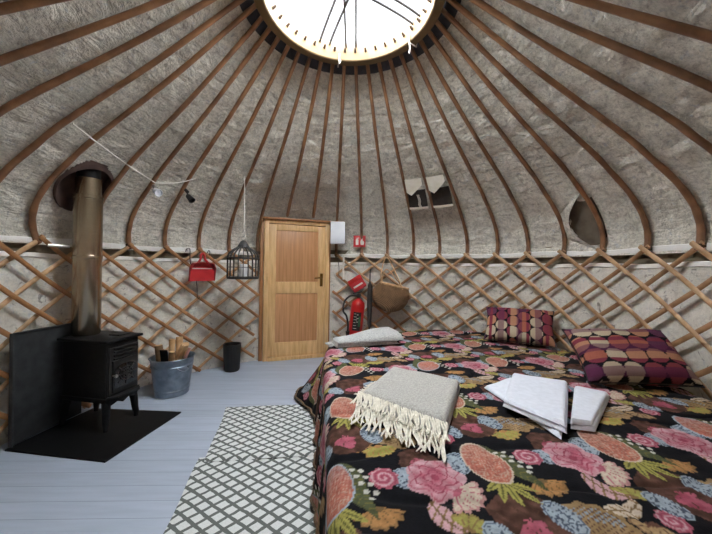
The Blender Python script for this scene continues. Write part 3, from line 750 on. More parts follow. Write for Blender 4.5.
tag(obj('kindling', Acc().tube([BC + Vector((.10, -.05, .25)), BC + Vector((.182, -.02, .47))], [.016, .013], 6), M['kraft'], loc=tuple(BC + Vector((.10, -.05, .25)))), 'pinkish stick of kindling at the right rim of the bucket', 'kindling')
tag(obj('fire_shovel', Acc().bbox(BC + Vector((-.015, -.12, .40)), (.075, .012, .16), Matrix.Rotation(rad(12), 3, 'X'), .02).tube([BC + Vector((-.012, -.105, .33)), BC + Vector((-.01, -.085, .20))], .007, 8), M['iron'], loc=tuple(BC + Vector((-.01, -.085, .20)))), 'dark iron hearth shovel stuck in the firewood bucket', 'shovel')

# bin
BN = Vector((-1.405, 1.70, 0))
bn = thing('waste_bin', 'small black waste bin standing on the floor left of the door', 'bin', tuple(BN))
obj('shell', Acc().lathe([(0, .003), (.084, .003), (.090, .01), (.102, .325), (.107, .33), (.107, .338), (.098, .338), (.096, .32), (.084, .02), (0, .015)], BN, 36), M['black'], bn)
rib = Acc()
for k in range(36):
    t = 2 * PI * k / 36; d = Vector((math.cos(t), math.sin(t), 0))
    rib.tube([BN + d * .0905 + Vector((0, 0, .02)), BN + d * .1025 + Vector((0, 0, .318))], .0028, 5)
obj('ribbing', rib, M['black'], bn)

# ------------------------------------------------------------------ dustpan, hooks
Mx, pc = frame_at(-48.3, 2.30, 1.245)
du = thing('dustpan', 'red plastic dustpan hung by its handle on the trellis', 'dustpan', tuple(pc))
def lp(x, y, z): return pc + Mx @ Vector((x, y, z))
pan = Acc(); out = [(-.155, -.115), (.155, -.115), (.145, .04), (.115, .095), (.05, .11), (-.05, .11), (-.115, .095), (-.145, .04)]
pan.prism(out, .006, Mx, lp(0, 0, 0))
obj('tray', pan, M['red'], du, smooth=False)
wl = Acc(); path = [(-.152, -.115), (-.145, .04), (-.115, .095), (-.05, .11), (.05, .11), (.115, .095), (.145, .04), (.152, -.115)]
hts = [.02, .06, .07, .07, .07, .07, .06, .02]
vs = []
for (x, y), h in zip(path, hts):
    vs += [lp(x, y, 0), lp(x, y, h), lp(x * .965, y * .96, h), lp(x * .965, y * .96, 0.006)]
wl.add(vs, [(4 * i + k, 4 * i + 4 + k, 4 * i + 4 + (k + 1) % 4, 4 * i + (k + 1) % 4) for i in range(7) for k in range(4)] + [(0, 1, 2, 3), (28, 31, 30, 29)])
obj('side_wall', wl, M['red'], du, smooth=False)
obj('cross_ridge', Acc().bbox(lp(0, .035, .008), (.24, .012, .008), Mx, .003), M['label'], du, label='pale ridge line')
hh = Acc().tube(crom([lp(-.06, .10, .03), lp(-.026, .15, .02), lp(-.022, .19, .015), lp(0, .215, .015), lp(.022, .19, .015), lp(.026, .15, .02), lp(.06, .10, .03)], 5), 1, 8, flat=(.014, .007), upref=lambda p: Mx @ Vector((0, 0, 1)))
obj('handle', hh, M['red'], du)
def hook(az, pts, lab, r=.0045):
    Mh, ph = frame_at(az, 2.345, 0)
    a = Acc().tube(crom([ph + Mh @ Vector(p) for p in pts], 6), r, 6)
    tag(obj('wire_hook', a, M['blackwire'], loc=tuple(ph + Mh @ Vector(pts[0]))), lab, 'hook', 'black wire hooks on the trellis')
hook(-51.9, [(-.03, 1.47, .01), (-.02, 1.505, .012), (.0, 1.515, .012), (.018, 1.50, .012), (.02, 1.40, .012), (.03, 1.33, .016), (.05, 1.345, .03)], 'black wire hook on the trellis left of the dustpan')
hook(-49.1, [(-.012, 1.13, .008), (-.004, 1.03, .01), (.0, .95, .01), (.01, .925, .022), (.02, .94, .03)], 'thin black wire hanging down below the dustpan')
hook(-46.2, [(-.01, 1.47, .012), (.005, 1.50, .014), (.02, 1.485, .014), (.018, 1.44, .012)], 'short black wire hook at the right of the dustpan handle')
hook(-2.2, [(-.01, 1.40, .008), (0, 1.3, .01), (0, 1.2, .01), (.008, 1.19, .03)], 'black wire hook hanging beside the white tape')

# ------------------------------------------------------------------ birdcage
GC = Vector((-1.175, 1.365, 0)); gz = 1.17
cg = thing('birdcage_lantern', 'black wire birdcage with a white candle hanging left of the door', 'birdcage', (GC.x, GC.y, gz))
def hoop(r, z, t=.005): return Acc().tube([GC + Vector((r * math.cos(q), r * math.sin(q), z)) for q in np.linspace(0, 2 * PI, 40, endpoint=False)], t, 6, closed=True)
obj('base', Acc().lathe([(0, 0), (.168, 0), (.176, .008), (.176, .022), (.168, .028), (0, .028)], GC + Vector((0, 0, gz)), 40), M['blackwire'], cg)
obj('hoop', hoop(.172, gz + .24, .006), M['blackwire'], cg); obj('hoop', hoop(.172, gz + .135, .004), M['blackwire'], cg)
for k in range(20):
    q = 2 * PI * k / 20; d = Vector((math.cos(q), math.sin(q), 0))
    pts = [GC + d * .172 + Vector((0, 0, gz + .02)), GC + d * .172 + Vector((0, 0, gz + .24)), GC + d * .158 + Vector((0, 0, gz + .29)), GC + d * .115 + Vector((0, 0, gz + .335)), GC + d * .065 + Vector((0, 0, gz + .365)), GC + d * .045 + Vector((0, 0, gz + .40)), GC + d * .03 + Vector((0, 0, gz + .425))]
    obj('cage_bar', Acc().tube(pts, .005, 6), M['blackwire'], cg)
obj('cap', Acc().lathe([(.068, .36), (.066, .375), (.048, .40), (.032, .43), (.012, .445), (0, .447)], GC + Vector((0, 0, gz)), 24), M['blackwire'], cg)
obj('hanging_loop', Acc().tube([GC + Vector((.022 * math.cos(q), 0, gz + .468 + .022 * math.sin(q))) for q in np.linspace(0, 2 * PI, 16, endpoint=False)], .004, 6, closed=True).tube(crom([GC + Vector((0, 0, gz + .485)), GC + Vector((.014, 0, gz + .52)), GC + Vector((0, 0, gz + .56)), GC + Vector((-.012, 0, gz + .53))], 5), .004, 6), M['steel_l'], cg)
top = GC + Vector((0, 0, pole_z_at(math.hypot(GC.x, GC.y)) + .0))
obj('cord', Acc().tube([GC + Vector((0, 0, gz + .555)), GC + Vector((0.004, 0, gz + .7)), top], .005, 6), M['whitecord'], cg)
tag(obj('candle', Acc().lathe([(0, 0), (.042, 0), (.044, .004), (.044, .135), (.038, .142), (.006, .136), (.004, .15), (0, .15)], GC + Vector((.01, -.02, gz + .029)), 24), M['candle'], loc=(GC.x, GC.y, gz + .029)), 'thick white candle standing inside the black wire birdcage', 'candle')

# ------------------------------------------------------------------ spotlights on a cord
pA, pB, pCn = Vector((-1.66, -.33, 2.165)), Vector((-1.72, .60, 2.055)), Vector((-1.475, .825, 2.165))
mid = [pA.lerp(pB, t) + Vector((0, 0, -.015 * math.sin(PI * t))) for t in np.linspace(0, 1, 9)] + [pB.lerp(pCn, t) + Vector((0, 0, -.02 * math.sin(PI * t))) for t in np.linspace(.1, 1, 8)]
tag(obj('lamp_cord', Acc().tube(mid, .0048, 6), M['whitecord'], loc=tuple(pA)), 'thin white cord strung across the roof poles above the flue', 'cord')
def spot(name, p, d, m1, lab):
    p = Vector(p); d = Vector(d).normalized()
    z = d; x = z.cross(Vector((0, 0, 1))).normalized(); y = z.cross(x); MM = Matrix((x, y, z)).transposed()
    t = thing(name, lab, 'spotlight', tuple(p), 'little spotlights under the roof poles')
    obj('lamp_head', Acc().lathe([(0, -.035), (.016, -.033), (.024, -.02), (.03, .03), (.034, .05), (.031, .052), (.026, .03), (0, .02)], p, 20, MM), m1, t)
    obj('clip', Acc().bbox(p - d * .045 + Vector((0, 0, .035)), (.022, .03, .05), MM, .004).tube([p - d * .03, p - d * .045 + Vector((0, 0, .03))], .006, 6), M['steel_l'] if m1 is M['white'] else M['black'], t)
spot('spotlight', pB + Vector((.01, -.005, -.078)), (.7, -.5, -.35), M['white'], 'small white spotlight clipped on the cord right of the flue')
spot('spotlight', (-1.60, .965, 2.01), (.75, -.2, -.75), M['black'], 'small black spotlight clipped to a roof pole near the cord')

# ------------------------------------------------------------------ cloth pouches behind the roof poles
def pouch(az0, az1, zt, zb, lab, tuft):
    n = 12
    def sur(u, v, d):
        az = az0 + (az1 - az0) * u; z = zt + (zb - zt) * v
        i = np.argsort(pole_prof[20:, 1]); r = float(np.interp(z, pole_prof[20:, 1][i], pole_prof[20:, 0][i]))
        return polar(az, r + .024 - d, z + .012 - d * .5)
    t = thing('cloth_pouch', lab, 'pouch', tuple(sur(.5, 1, 0)), 'cloth pouches tucked among the roof poles')
    def sheet(v0, v1, f0, f1, th=.006, u0=0, u1=1, cut=None):
        a = Acc(); vs = []
        for j in range(n + 1):
            for i in range(n + 1):
                u = u0 + (u1 - u0) * i / n; v = v0 + (v1 - v0) * j / n
                if cut: v = v0 + (cut(u) - v0) * j / n
                d = f0 + (f1 - f0) * (j / n) + .012 * math.sin(u * PI)
                vs.append((sur(u, v, d), sur(u, v, d + th)))
        A_ = [p[0] for p in vs]; B_ = [p[1] for p in vs]; k = len(A_); w = n + 1
        f = [(j * w + i, j * w + i + 1, (j + 1) * w + i + 1, (j + 1) * w + i) for j in range(n) for i in range(n)]
        ed = [i for i in range(w)] + [j * w + n for j in range(1, w)] + [n * w + i for i in range(n - 1, -1, -1)] + [j * w for j in range(n - 1, 0, -1)]
        g = f + [tuple(k + q for q in reversed(x)) for x in f] + [(ed[i], ed[(i + 1) % len(ed)], k + ed[(i + 1) % len(ed)], k + ed[i]) for i in range(len(ed))]
        return a.add(A_ + B_, g)
    obj('pocket', sheet(.38, .95, .004, .05), M['dusk'], t, label='dark pocket')
    obj('flap', sheet(0, .5, .03, .05, cut=(lambda u: .16 + .36 * (1 - abs(u - .25) * 1.2))), M['cream'], t, label='cream pointed flap')
    obj('hem', sheet(.95, 1.03, .05, .052, .008), M['cream'], t, label='pale hem')
    if tuft:
        a = Acc()
        for q in (.58, .63, .68): a.tube(crom([sur(q, .5, .075), sur(q + .04, .7, .085), sur(q - .02, .85, .08), sur(q + .05, 1.02, .075)], 4), .0035, 5)
        obj('cord_tie', a, M['whitecord'], t)
pouch(24.7, 31.6, 2.42, 2.13, 'cream flapped dark pouch with white strings, nearer the door', True)
pouch(33.6, 40.7, 2.42, 2.13, 'cream flapped dark pouch without strings, farther from the door', False)

# ------------------------------------------------------------------ rugs
def rug(name, c, rot, w, l, z, lab, shear=0, lift=0):
    a = Acc(); nx, ny = 24, 40; vs = []
    for lev in (1, 0):
        for j in range(ny + 1):
            for i in range(nx + 1):
                x = (i / nx - .5) * w; y = (j / ny - .5) * l
                x += .006 * math.sin(y * 9 + z * 300) - shear * y
                e = min(1, min(i, nx - i, j, ny - j) / 1.0)
                y0 = (j / ny - .5) * l
                vs.append((x, y, z + lift * float(1 - sstep(-l / 2 + .05, -l / 2 + .20, y0)) + (.008 * e + .002 if lev else 0) + (.0015 * math.sin(x * 14) * math.sin(y * 10) if lev else 0)))
    k = (nx + 1) * (ny + 1); W_ = nx + 1
    f = [(j * W_ + i, j * W_ + i + 1, (j + 1) * W_ + i + 1, (j + 1) * W_ + i) for j in range(ny) for i in range(nx)]
    ed = [i for i in range(W_)] + [j * W_ + nx for j in range(1, ny + 1)] + [ny * W_ + i for i in range(nx - 1, -1, -1)] + [j * W_ for j in range(ny - 1, 0, -1)]
    fs = f + [tuple(k + q for q in reversed(x)) for x in f] + [(ed[(i + 1) % len(ed)], ed[i], k + ed[i], k + ed[(i + 1) % len(ed)]) for i in range(len(ed))]
    o = obj(name, (vs, fs), M['rug']); o.location = c; o.rotation_euler = (0, 0, rot)
    return tag(o, lab, 'rug', 'white and grey diamond rugs beside the bed')
rdir = rad(5)
rx = Vector((math.cos(rdir), math.sin(rdir), 0)); ry = Vector((-rx.y, rx.x, 0))
tl0 = Vector((-1.083, .668, 0)); wR = .80; lR = .845
rug('rug', tuple(tl0 + rx * (wR / 2 + .11 * lR / 2) - ry * lR / 2 + Vector((0, 0, .0005))), rdir, wR, lR, .001, 'white and grey diamond rug lying nearer the door, edge overlapping', .11, .0125)
tl1 = Vector((-.975, -.10, 0)); r2 = rad(5); rx2 = Vector((math.cos(r2), math.sin(r2), 0)); ry2 = Vector((-rx2.y, rx2.x, 0)); l2 = 1.25
rug('rug', tuple(tl1 + rx2 * (wR / 2 + .08 * l2 / 2) - ry2 * l2 / 2), r2, wR, l2, .001, 'white and grey diamond rug lying nearest the viewer, tucked under the other', .08)

# ------------------------------------------------------------------ bed
ZT = .56
BP = [(-.02, -1.58), (-.07, -.9), (-.13, -.2), (-.19, .62), (-.16, .92), (.06, 1.20), (.42, 1.44), (.72, 1.60), (1.1, 1.70), (1.55, 1.62), (1.90, 1.28), (2.16, .80), (2.29, .3), (2.30, -.2), (2.17, -.76), (1.93, -1.22), (1.64, -1.58)]
def chaikin(P, n):
    for _ in range(n):
        Q = []
        for i in range(len(P)):
            a, b_ = np.array(P[i]), np.array(P[(i + 1) % len(P)])
            Q += [a * .8 + b_ * .2, a * .2 + b_ * .8]
        P = Q
    return np.array(P)
POLY = chaikin(BP, 3)
def inset(P, d):
    n = len(P); out = []
    for i in range(n):
        t = P[(i + 1) % n] - P[i - 1]; t = t / np.linalg.norm(t)
        out.append(P[i] + np.array([t[1], -t[0]]) * d)
    return np.array(out)       # polygon runs clockwise: this goes inward
inp = inset(POLY, .07)
bd = thing('bed', 'large low bed hidden under the black floral bedspread', 'bed', (1.0, 0, 0))
def extrude(P, z0, z1):
    n = len(P); a = Acc()
    return a.add([(x, y, z0) for x, y in P] + [(x, y, z1) for x, y in P], [tuple(range(n)), tuple(reversed(range(n, 2 * n)))] + [(i, n + i, n + (i + 1) % n, (i + 1) % n) for i in range(n)])
obj('bed_base', extrude(inset(POLY, .12), .10, .30), M['pine_dark'], bd, ang=30)
obj('mattress', extrude(inp, .302, .525), M['mattress'], bd, ang=30)
for (x, y) in ((.15, -1.3), (.05, .75), (1.5, -1.3), (1.95, .6), (1.1, 1.4)): obj('leg', Acc().box((x, y, .05), (.08, .08, .10)), M['pine_dark'], bd, smooth=False)

def seg_near(U, V, P):
    best = np.full(U.shape, 1e9); bx = np.zeros_like(U); by = np.zeros_like(U); nx = np.zeros_like(U); ny = np.zeros_like(U); arc = np.zeros_like(U)
    ins = np.zeros(U.shape, bool); s = 0
    n = len(P)
    for i in range(n):
        a = P[i]; b_ = P[(i + 1) % n]; d = b_ - a; L_ = np.hypot(*d)
        t = np.clip(((U - a[0]) * d[0] + (V - a[1]) * d[1]) / (L_ * L_), 0, 1)
        qx = a[0] + t * d[0]; qy = a[1] + t * d[1]; dd = np.hypot(U - qx, V - qy)
        m = dd < best
        best[m] = dd[m]; bx[m] = qx[m]; by[m] = qy[m]; arc[m] = s + t[m] * L_
        nx[m] = -d[1] / L_; ny[m] = d[0] / L_        # outward for clockwise order
        cond = ((a[1] > V) != (b_[1] > V)); xin = (b_[0] - a[0]) * (V - a[1]) / (b_[1] - a[1] + 1e-12) + a[0]
        ins ^= cond & (U < xin); s += L_
    sd = np.where(ins, -best, best)
    return sd, bx, by, nx, ny, arc

# ---- pattern painter
class Paint:
    def __init__(self, U, V, base):
        self.U, self.V = U, V; self.c = np.tile(np.asarray(base, float), (len(U), 1))
    def at(self, cx, cy, ang, R):
        i = np.nonzero((np.abs(self.U - cx) < R) & (np.abs(self.V - cy) < R))[0]
        dx = self.U[i] - cx; dy = self.V[i] - cy; ca, sa = math.cos(ang), math.sin(ang)
        return i, dx * ca + dy * sa, -dx * sa + dy * ca
    def put(self, i, m, col):
        j = i[m]
        if len(j): self.c[j] = col if np.ndim(col) == 1 else col[m]
K = lambda *a: s2l(a)
c_cor, c_cor2, c_crm = K(212, 122, 98), K(176, 88, 70), K(230, 208, 184)
c_leaf, c_leaf2, c_oliv = K(186, 178, 76), K(142, 140, 62), K(92, 98, 62)
c_pink, c_pink2, c_pale = K(204, 98, 122), K(178, 66, 94), K(232, 178, 186)
c_blu, c_blu2 = K(176, 194, 208), K(84, 98, 120)
c_brn, c_tan, c_tan2, c_org = K(116, 76, 58), K(196, 160, 108), K(158, 124, 72), K(208, 148, 78)
BLACKQ = K(21, 21, 27)
def mixc(a, b_, t): return a[None, :] * (1 - t[:, None]) + b_[None, :] * t[:, None]
def pineapple(P, x, y, ang, s=1.0, v=0):
    """local +y: tip; crown of leaves at -y"""
    i, a, b_ = P.at(x, y, ang, .30 * s)
    # long dark leaf beside
    la = (a - .075 * s) * .92 + (b_ + .03 * s) * .38; lb = -(a - .075 * s) * .38 + (b_ + .03 * s) * .92
    q = (lb / (.155 * s)) ** 2 + (la / (.05 * s * np.clip(1 + lb / (.2 * s), .3, 1.3))) ** 2
    vein = (np.abs(np.sin((lb + np.abs(la) * .8) * 120 / s)) < .28)
    P.put(i, q < 1, c_oliv); P.put(i, (q < .92) & vein, c_leaf2 * .75)
    for th, ln in ((-1.0, .10), (-.5, .125), (-.05, .13), (.45, .14), (.95, .125)):
        ca, sa = math.sin(th), -math.cos(th); ox, oy = .0, -.105 * s
        t = (a - ox) * ca + (b_ - oy) * sa; w = -(a - ox) * sa + (b_ - oy) * ca
        wid = .0145 * s * np.sin(np.clip(t / (ln * s), 0, 1) * PI) ** .7
        P.put(i, (t > 0) & (t < ln * s) & (np.abs(w) < wid), c_leaf); P.put(i, (t > .01) & (t < ln * s * .85) & (np.abs(w) < wid * .22), c_leaf2 * .6)
    k = .128 * s; r = np.hypot(a / (.082 * s * (1 - .12 * b_ / k)), b_ / k)
    P.put(i, r < 1, c_crm if v != 2 else c_blu)
    tx = (vnoise(a * 150 / s + 5, b_ * 150 / s) - .5) * 1.5 + .5 * np.sin((a + b_) * 330) * np.sin((a - b_) * 330)
    grad = np.clip((b_ / k + .9) / 1.8, 0, 1)
    body = mixc(c_cor, c_crm * .85 if v != 2 else c_blu, np.clip(grad - .45, 0, 1) * .8)
    P.put(i, r < .93, body); P.put(i, (r < .9) & (tx > .30), (c_cor2 + c_cor) / 2 if v != 1 else (c_brn + c_cor) / 2); P.put(i, (r < .9) & (tx < -.34), (c_crm + c_cor) / 2)
def dots(P, x, y, ang, s=1.0):
    i, a, b_ = P.at(x, y, ang, .13 * s)
    for k in range(9):
        px = (.014 if k % 2 else -.014) * s; py = (-.075 + .019 * k) * s
        P.put(i, ((a - px) / (.0105 * s)) ** 2 + ((b_ - py) / (.0095 * s)) ** 2 < 1, K(228, 226, 214))
def rose(P, x, y, s=1.0):
    i, a, b_ = P.at(x, y, .3, .09 * s); r = np.hypot(a, b_); t = np.arctan2(b_, a); R = .054 * s * (1 + .07 * np.cos(8 * t))
    P.put(i, r < R, c_pink); sp_ = np.sin(t + r / s * 260)
    P.put(i, (r < R * .92) & (sp_ > .55), c_pale); P.put(i, (r < R * .9) & (sp_ < -.75), c_pink2)
def oval(P, x, y, ang, rx_, ry_):
    i, a, b_ = P.at(x, y, ang, max(rx_, ry_) * 1.1); r = np.hypot(a / rx_, b_ / ry_)
    P.put(i, r < 1, c_blu)
    cz = np.abs(vnoise(a * 75 + 9 * x, b_ * 75 + 5 * y) - .5)
    P.put(i, (r < .93) & (cz < .075), c_blu2); P.put(i, (r > .86) & (r < .93), c_blu2 * 1.4)
def peony(P, x, y, s=1.0, brown=False):
    i, a, b_ = P.at(x, y, 0, .21 * s); r = np.hypot(a, b_) / s; t = np.arctan2(b_, a)
    R = .122 * (1 + .13 * np.abs(np.cos(2.5 * t + .5)) + .06 * np.cos(7 * t))
    sh = vnoise(a / s * 34 + 3, b_ / s * 34 + 7 * x)
    c0 = mixc(c_pink, c_pale, np.clip((r / .14) ** 1.4 * 1.0 + (sh - .5) * .9, 0, 1))
    if brown:
        c0 = mixc(c_brn * .45, K(118, 78, 64), np.clip(sh * 1.3 - .2, 0, 1))
        P.put(i, r < R * 1.12, c0)
        m2 = np.hypot(a + .0 * s, b_ + .045 * s) / s < .055 * (1 + .2 * np.cos(5 * t)); P.put(i, m2, mixc(c_pink, c_pink2, np.clip(sh * 1.5 - .3, 0, 1)))
        pet = np.abs(np.sin(t * 2.5 + np.floor(r / .04) * 1.3)) < .12; P.put(i, (r < R) & pet & (r > .03), c_brn * .7)
        return
    P.put(i, r < R, c0)
    for lev, rr in ((0, .045), (1, .08), (2, .11)):
        e = np.abs(r - rr * (1 + .2 * np.cos((4 + lev) * t + lev * 2))) < .0042
        P.put(i, e & (r < R), c_pink2 if lev < 2 else c_pink)
    P.put(i, (r < .02), c_pink2)
def fan(P, x, y, ang, s, cA, cB, n=6, span=2.4):
    """opens towards local +y"""
    i, a, b_ = P.at(x, y, ang, .13 * s); r = np.hypot(a, b_ + .05 * s); t = np.arctan2(a, b_ + .05 * s)
    R = .11 * s * (.86 + .14 * np.abs(np.cos(t / span * n * PI)))
    m = (np.abs(t) < span / 2) & (r < R); ph = np.abs(np.sin(t / span * n * PI + PI / 2))
    P.put(i, m, cA); P.put(i, m & ((ph < .25) | (r < .03 * s)), cB); P.put(i, m & (r > R * .88), cB * .6 + cA * .4)
def leaf(P, x, y, ang, L_, w, cA, cB):
    i, a, b_ = P.at(x, y, ang, L_ * 1.1); bend = .25 * a * a / L_; bb = b_ - bend
    ww = w * np.sqrt(np.clip(1 - (a / L_) ** 2, 0, 1)); m = np.abs(bb) < ww
    P.put(i, m, cA); P.put(i, m & (np.abs(np.sin(a * 95 + bb * 60)) < .35), cB); P.put(i, m & (np.abs(bb) < w * .1), cB * .7)
def arti(P, x, y, ang, s=1.0):
    i, a, b_ = P.at(x, y, ang, .16 * s); r = np.hypot(a / (.10 * s), b_ / (.075 * s)); t = np.arctan2(b_, a)
    R = 1 + .08 * np.cos(9 * t); tx = np.sin(a * 300) * np.sin(b_ * 300)
    sh = vnoise(a * 22 + x * 9, b_ * 22)
    P.put(i, r < R, mixc(c_tan, c_tan2, sh)); P.put(i, (r < R * .8) & (tx > .4), c_brn); P.put(i, (r < .75) & (b_ > 0) & (tx < -.2), c_blu * .8)

def quilt_pattern(U, V):
    P = Paint(U, V, BLACKQ)
    B0 = np.array((.57, -1.035)); P1 = np.array((.612, .122)); P2 = np.array((.05, .605))
    for j in range(-2, 7):
        for i in range(-3, 6):
            o = B0 + P1 * i + P2 * j
            if not (-.9 < o[0] < 2.7 and -2.4 < o[1] < 2.6): continue
            g = lambda dx, dy: (o[0] + dx, o[1] + dy)
            turn = 0 if j < 2 else 2.6
            peony(P, *g(.01, -.305), .84, True)
            oval(P, *g(.125, -.285), .3, .048, .072); oval(P, *g(-.105, -.36), .5, .045, .065)
            peony(P, *g(.345, .135), .52, True)
            oval(P, *g(.49, .10), -.5, .055, .078); oval(P, *g(.285, .03), .25, .066, .056)
            peony(P, *g(.385, .025), .80)
            rose(P, *g(.195, .028))
            fan(P, *g(.465, -.075), -2.3, .95, c_crm, c_pink, 7); fan(P, *g(.165, -.15), -2.9, .85, c_org, c_tan2 * .8, 6)
            leaf(P, *g(.36, -.155), -1.1, .078, .036, c_pale, c_tan2); fan(P, *g(.435, -.185), -.6, .66, c_leaf, c_tan2, 5)
            arti(P, *g(.27, .30), -.4, 1.0); fan(P, *g(.115, .235), -2.6, .8, c_org, c_tan2, 6); fan(P, *g(.2, .20), -2.9, .78, c_leaf, c_org, 6)
            fan(P, *g(.42, .27), 2.5, .7, c_tan, c_brn, 5); leaf(P, *g(.40, .345), .2, .07, .028, c_crm, c_tan2)
            rose(P, *g(-.105, .18), .8)
            pineapple(P, *g(0, 0), .12 + turn, 1.04, (i + j) % 3)
            dots(P, *g(.125, .005), .45, 1.0)
    n = vnoise(U * 60, V * 60)
    g_ = P.c.mean(1, keepdims=True); return (P.c * .84 + g_ * .16) * (.51 + .20 * n[:, None])

def build_quilt():
    h = .0056
    us = np.arange(-.80, 2.34, h); vs_ = np.arange(-2.16, 1.98, h)
    U, V = np.meshgrid(us, vs_); sh = U.shape; U = U.ravel(); V = V.ravel()
    sd, bx, by, nx, ny, arc = seg_near(U, V, POLY)
    rb = np.hypot(bx, by)
    wallside = sstep(1.95, 2.08, rb) * (by > -1.35)
    lim = .535 * (1 - wallside) + .012 * wallside
    keep = sd < lim
    rho = .075 - .045 * wallside
    p = sd + rho
    th = np.clip(p / rho, 0, PI / 2)
    drop = np.maximum(p - rho * PI / 2, 0)
    flare = (.045 + .30 * sstep(.3, .95, by) * (bx < .5)) * np.clip(drop / .5, 0, 1) ** 1.2
    fold = (.016 * np.sin(arc * 19 + 1.5 * np.sin(arc * 5)) + .008 * np.sin(arc * 43)) * np.clip(drop / .3, 0, 1)
    hoff = np.where(p > 0, -rho + rho * np.sin(th) + flare + fold, sd)
    X = np.where(p > 0, bx + nx * hoff, U); Y = np.where(p > 0, by + ny * hoff, V)
    # soft creases on the top
    wr = .55 * vnoise(U * 4.2 + 3, V * 3.1) + .3 * vnoise(U * 10 + V * 4, V * 8) + .15 * vnoise(U * 26, V * 21)
    cre = np.abs(vnoise(U * 2.6 + 11, V * 3.7 + 4) - .5)
    dz = -.016 * wr - .010 * np.exp(-(cre / .03) ** 2)
    Z = ZT + np.where(p > 0, -rho * (1 - np.cos(th)) - drop, 0) + dz * np.clip(1 - drop / .2, 0, 1)
    # the bedspread rides up over the wall side of the bed
    Z = np.maximum(Z, .036 + .006 * np.sin(arc * 23))
    idx = -np.ones(len(U), int); 
    F = []
    n0, n1 = sh
    I, J = np.meshgrid(np.arange(n0 - 1), np.arange(n1 - 1), indexing='ij')
    q = np.stack([I * n1 + J, I * n1 + J + 1, (I + 1) * n1 + J + 1, (I + 1) * n1 + J], -1).reshape(-1, 4)
    q = q[keep[q].all(1)]
    used = np.unique(q); idx[used] = np.arange(len(used)); q = idx[q]
    col = quilt_pattern(U[used], V[used])
    Vv = np.stack([X[used], Y[used], Z[used]], -1)
    qt = thing('bedspread', 'black bedspread printed with pink flowers and pineapples covering the bed', 'bedspread', (1.0, 0, ZT))
    obj('quilt', (Vv, q.tolist()), M['quilt'], qt, ang=180, col=col)
    # brown bound edge along the hanging hem
    hem = []
    n = len(POLY)
    for i in range(n):
        a = POLY[i]
        if np.hypot(*a) > 1.93 and a[1] > -1.35: continue
        hem.append(i)
    i0 = next(i for i in hem if (i - 1) % n not in hem); run = []; i = i0
    while i in hem: run.append(i); i = (i + 1) % n
    L0 = np.concatenate([[0], np.cumsum(np.linalg.norm(np.diff(np.vstack([POLY, POLY[:1]]), axis=0), axis=1))])
    pts = []
    for a, b_ in zip(run[:-1], run[1:]):
        for t in np.linspace(0, 1, 8, endpoint=False):
            pnt = POLY[a] * (1 - t) + POLY[b_] * t; d = POLY[b_] - POLY[a]; d = d / np.linalg.norm(d); nn = np.array((-d[1], d[0])); s_ = L0[a] + t * np.linalg.norm(POLY[b_] - POLY[a])
            fl_ = (.045 + .30 * float(sstep(.3, .95, pnt[1])) * (pnt[0] < .5)) * .95
            fo = .016 * math.sin(s_ * 19 + 1.5 * math.sin(s_ * 5)) + .008 * math.sin(s_ * 43)
            pts.append((pnt[0] + nn[0] * (fl_ + fo), pnt[1] + nn[1] * (fl_ + fo), .044))
    obj('edge_binding', Acc().tube(pts, 1, 6, flat=(.010, .007), upref=(0, 0, 1)), M['brownedge'], qt, label='brown bound lower edge')
M['brownedge'] = mat('brown_binding', rgb(84, 66, 50), rgb(110, 90, 68), 30, .9)
build_quilt()

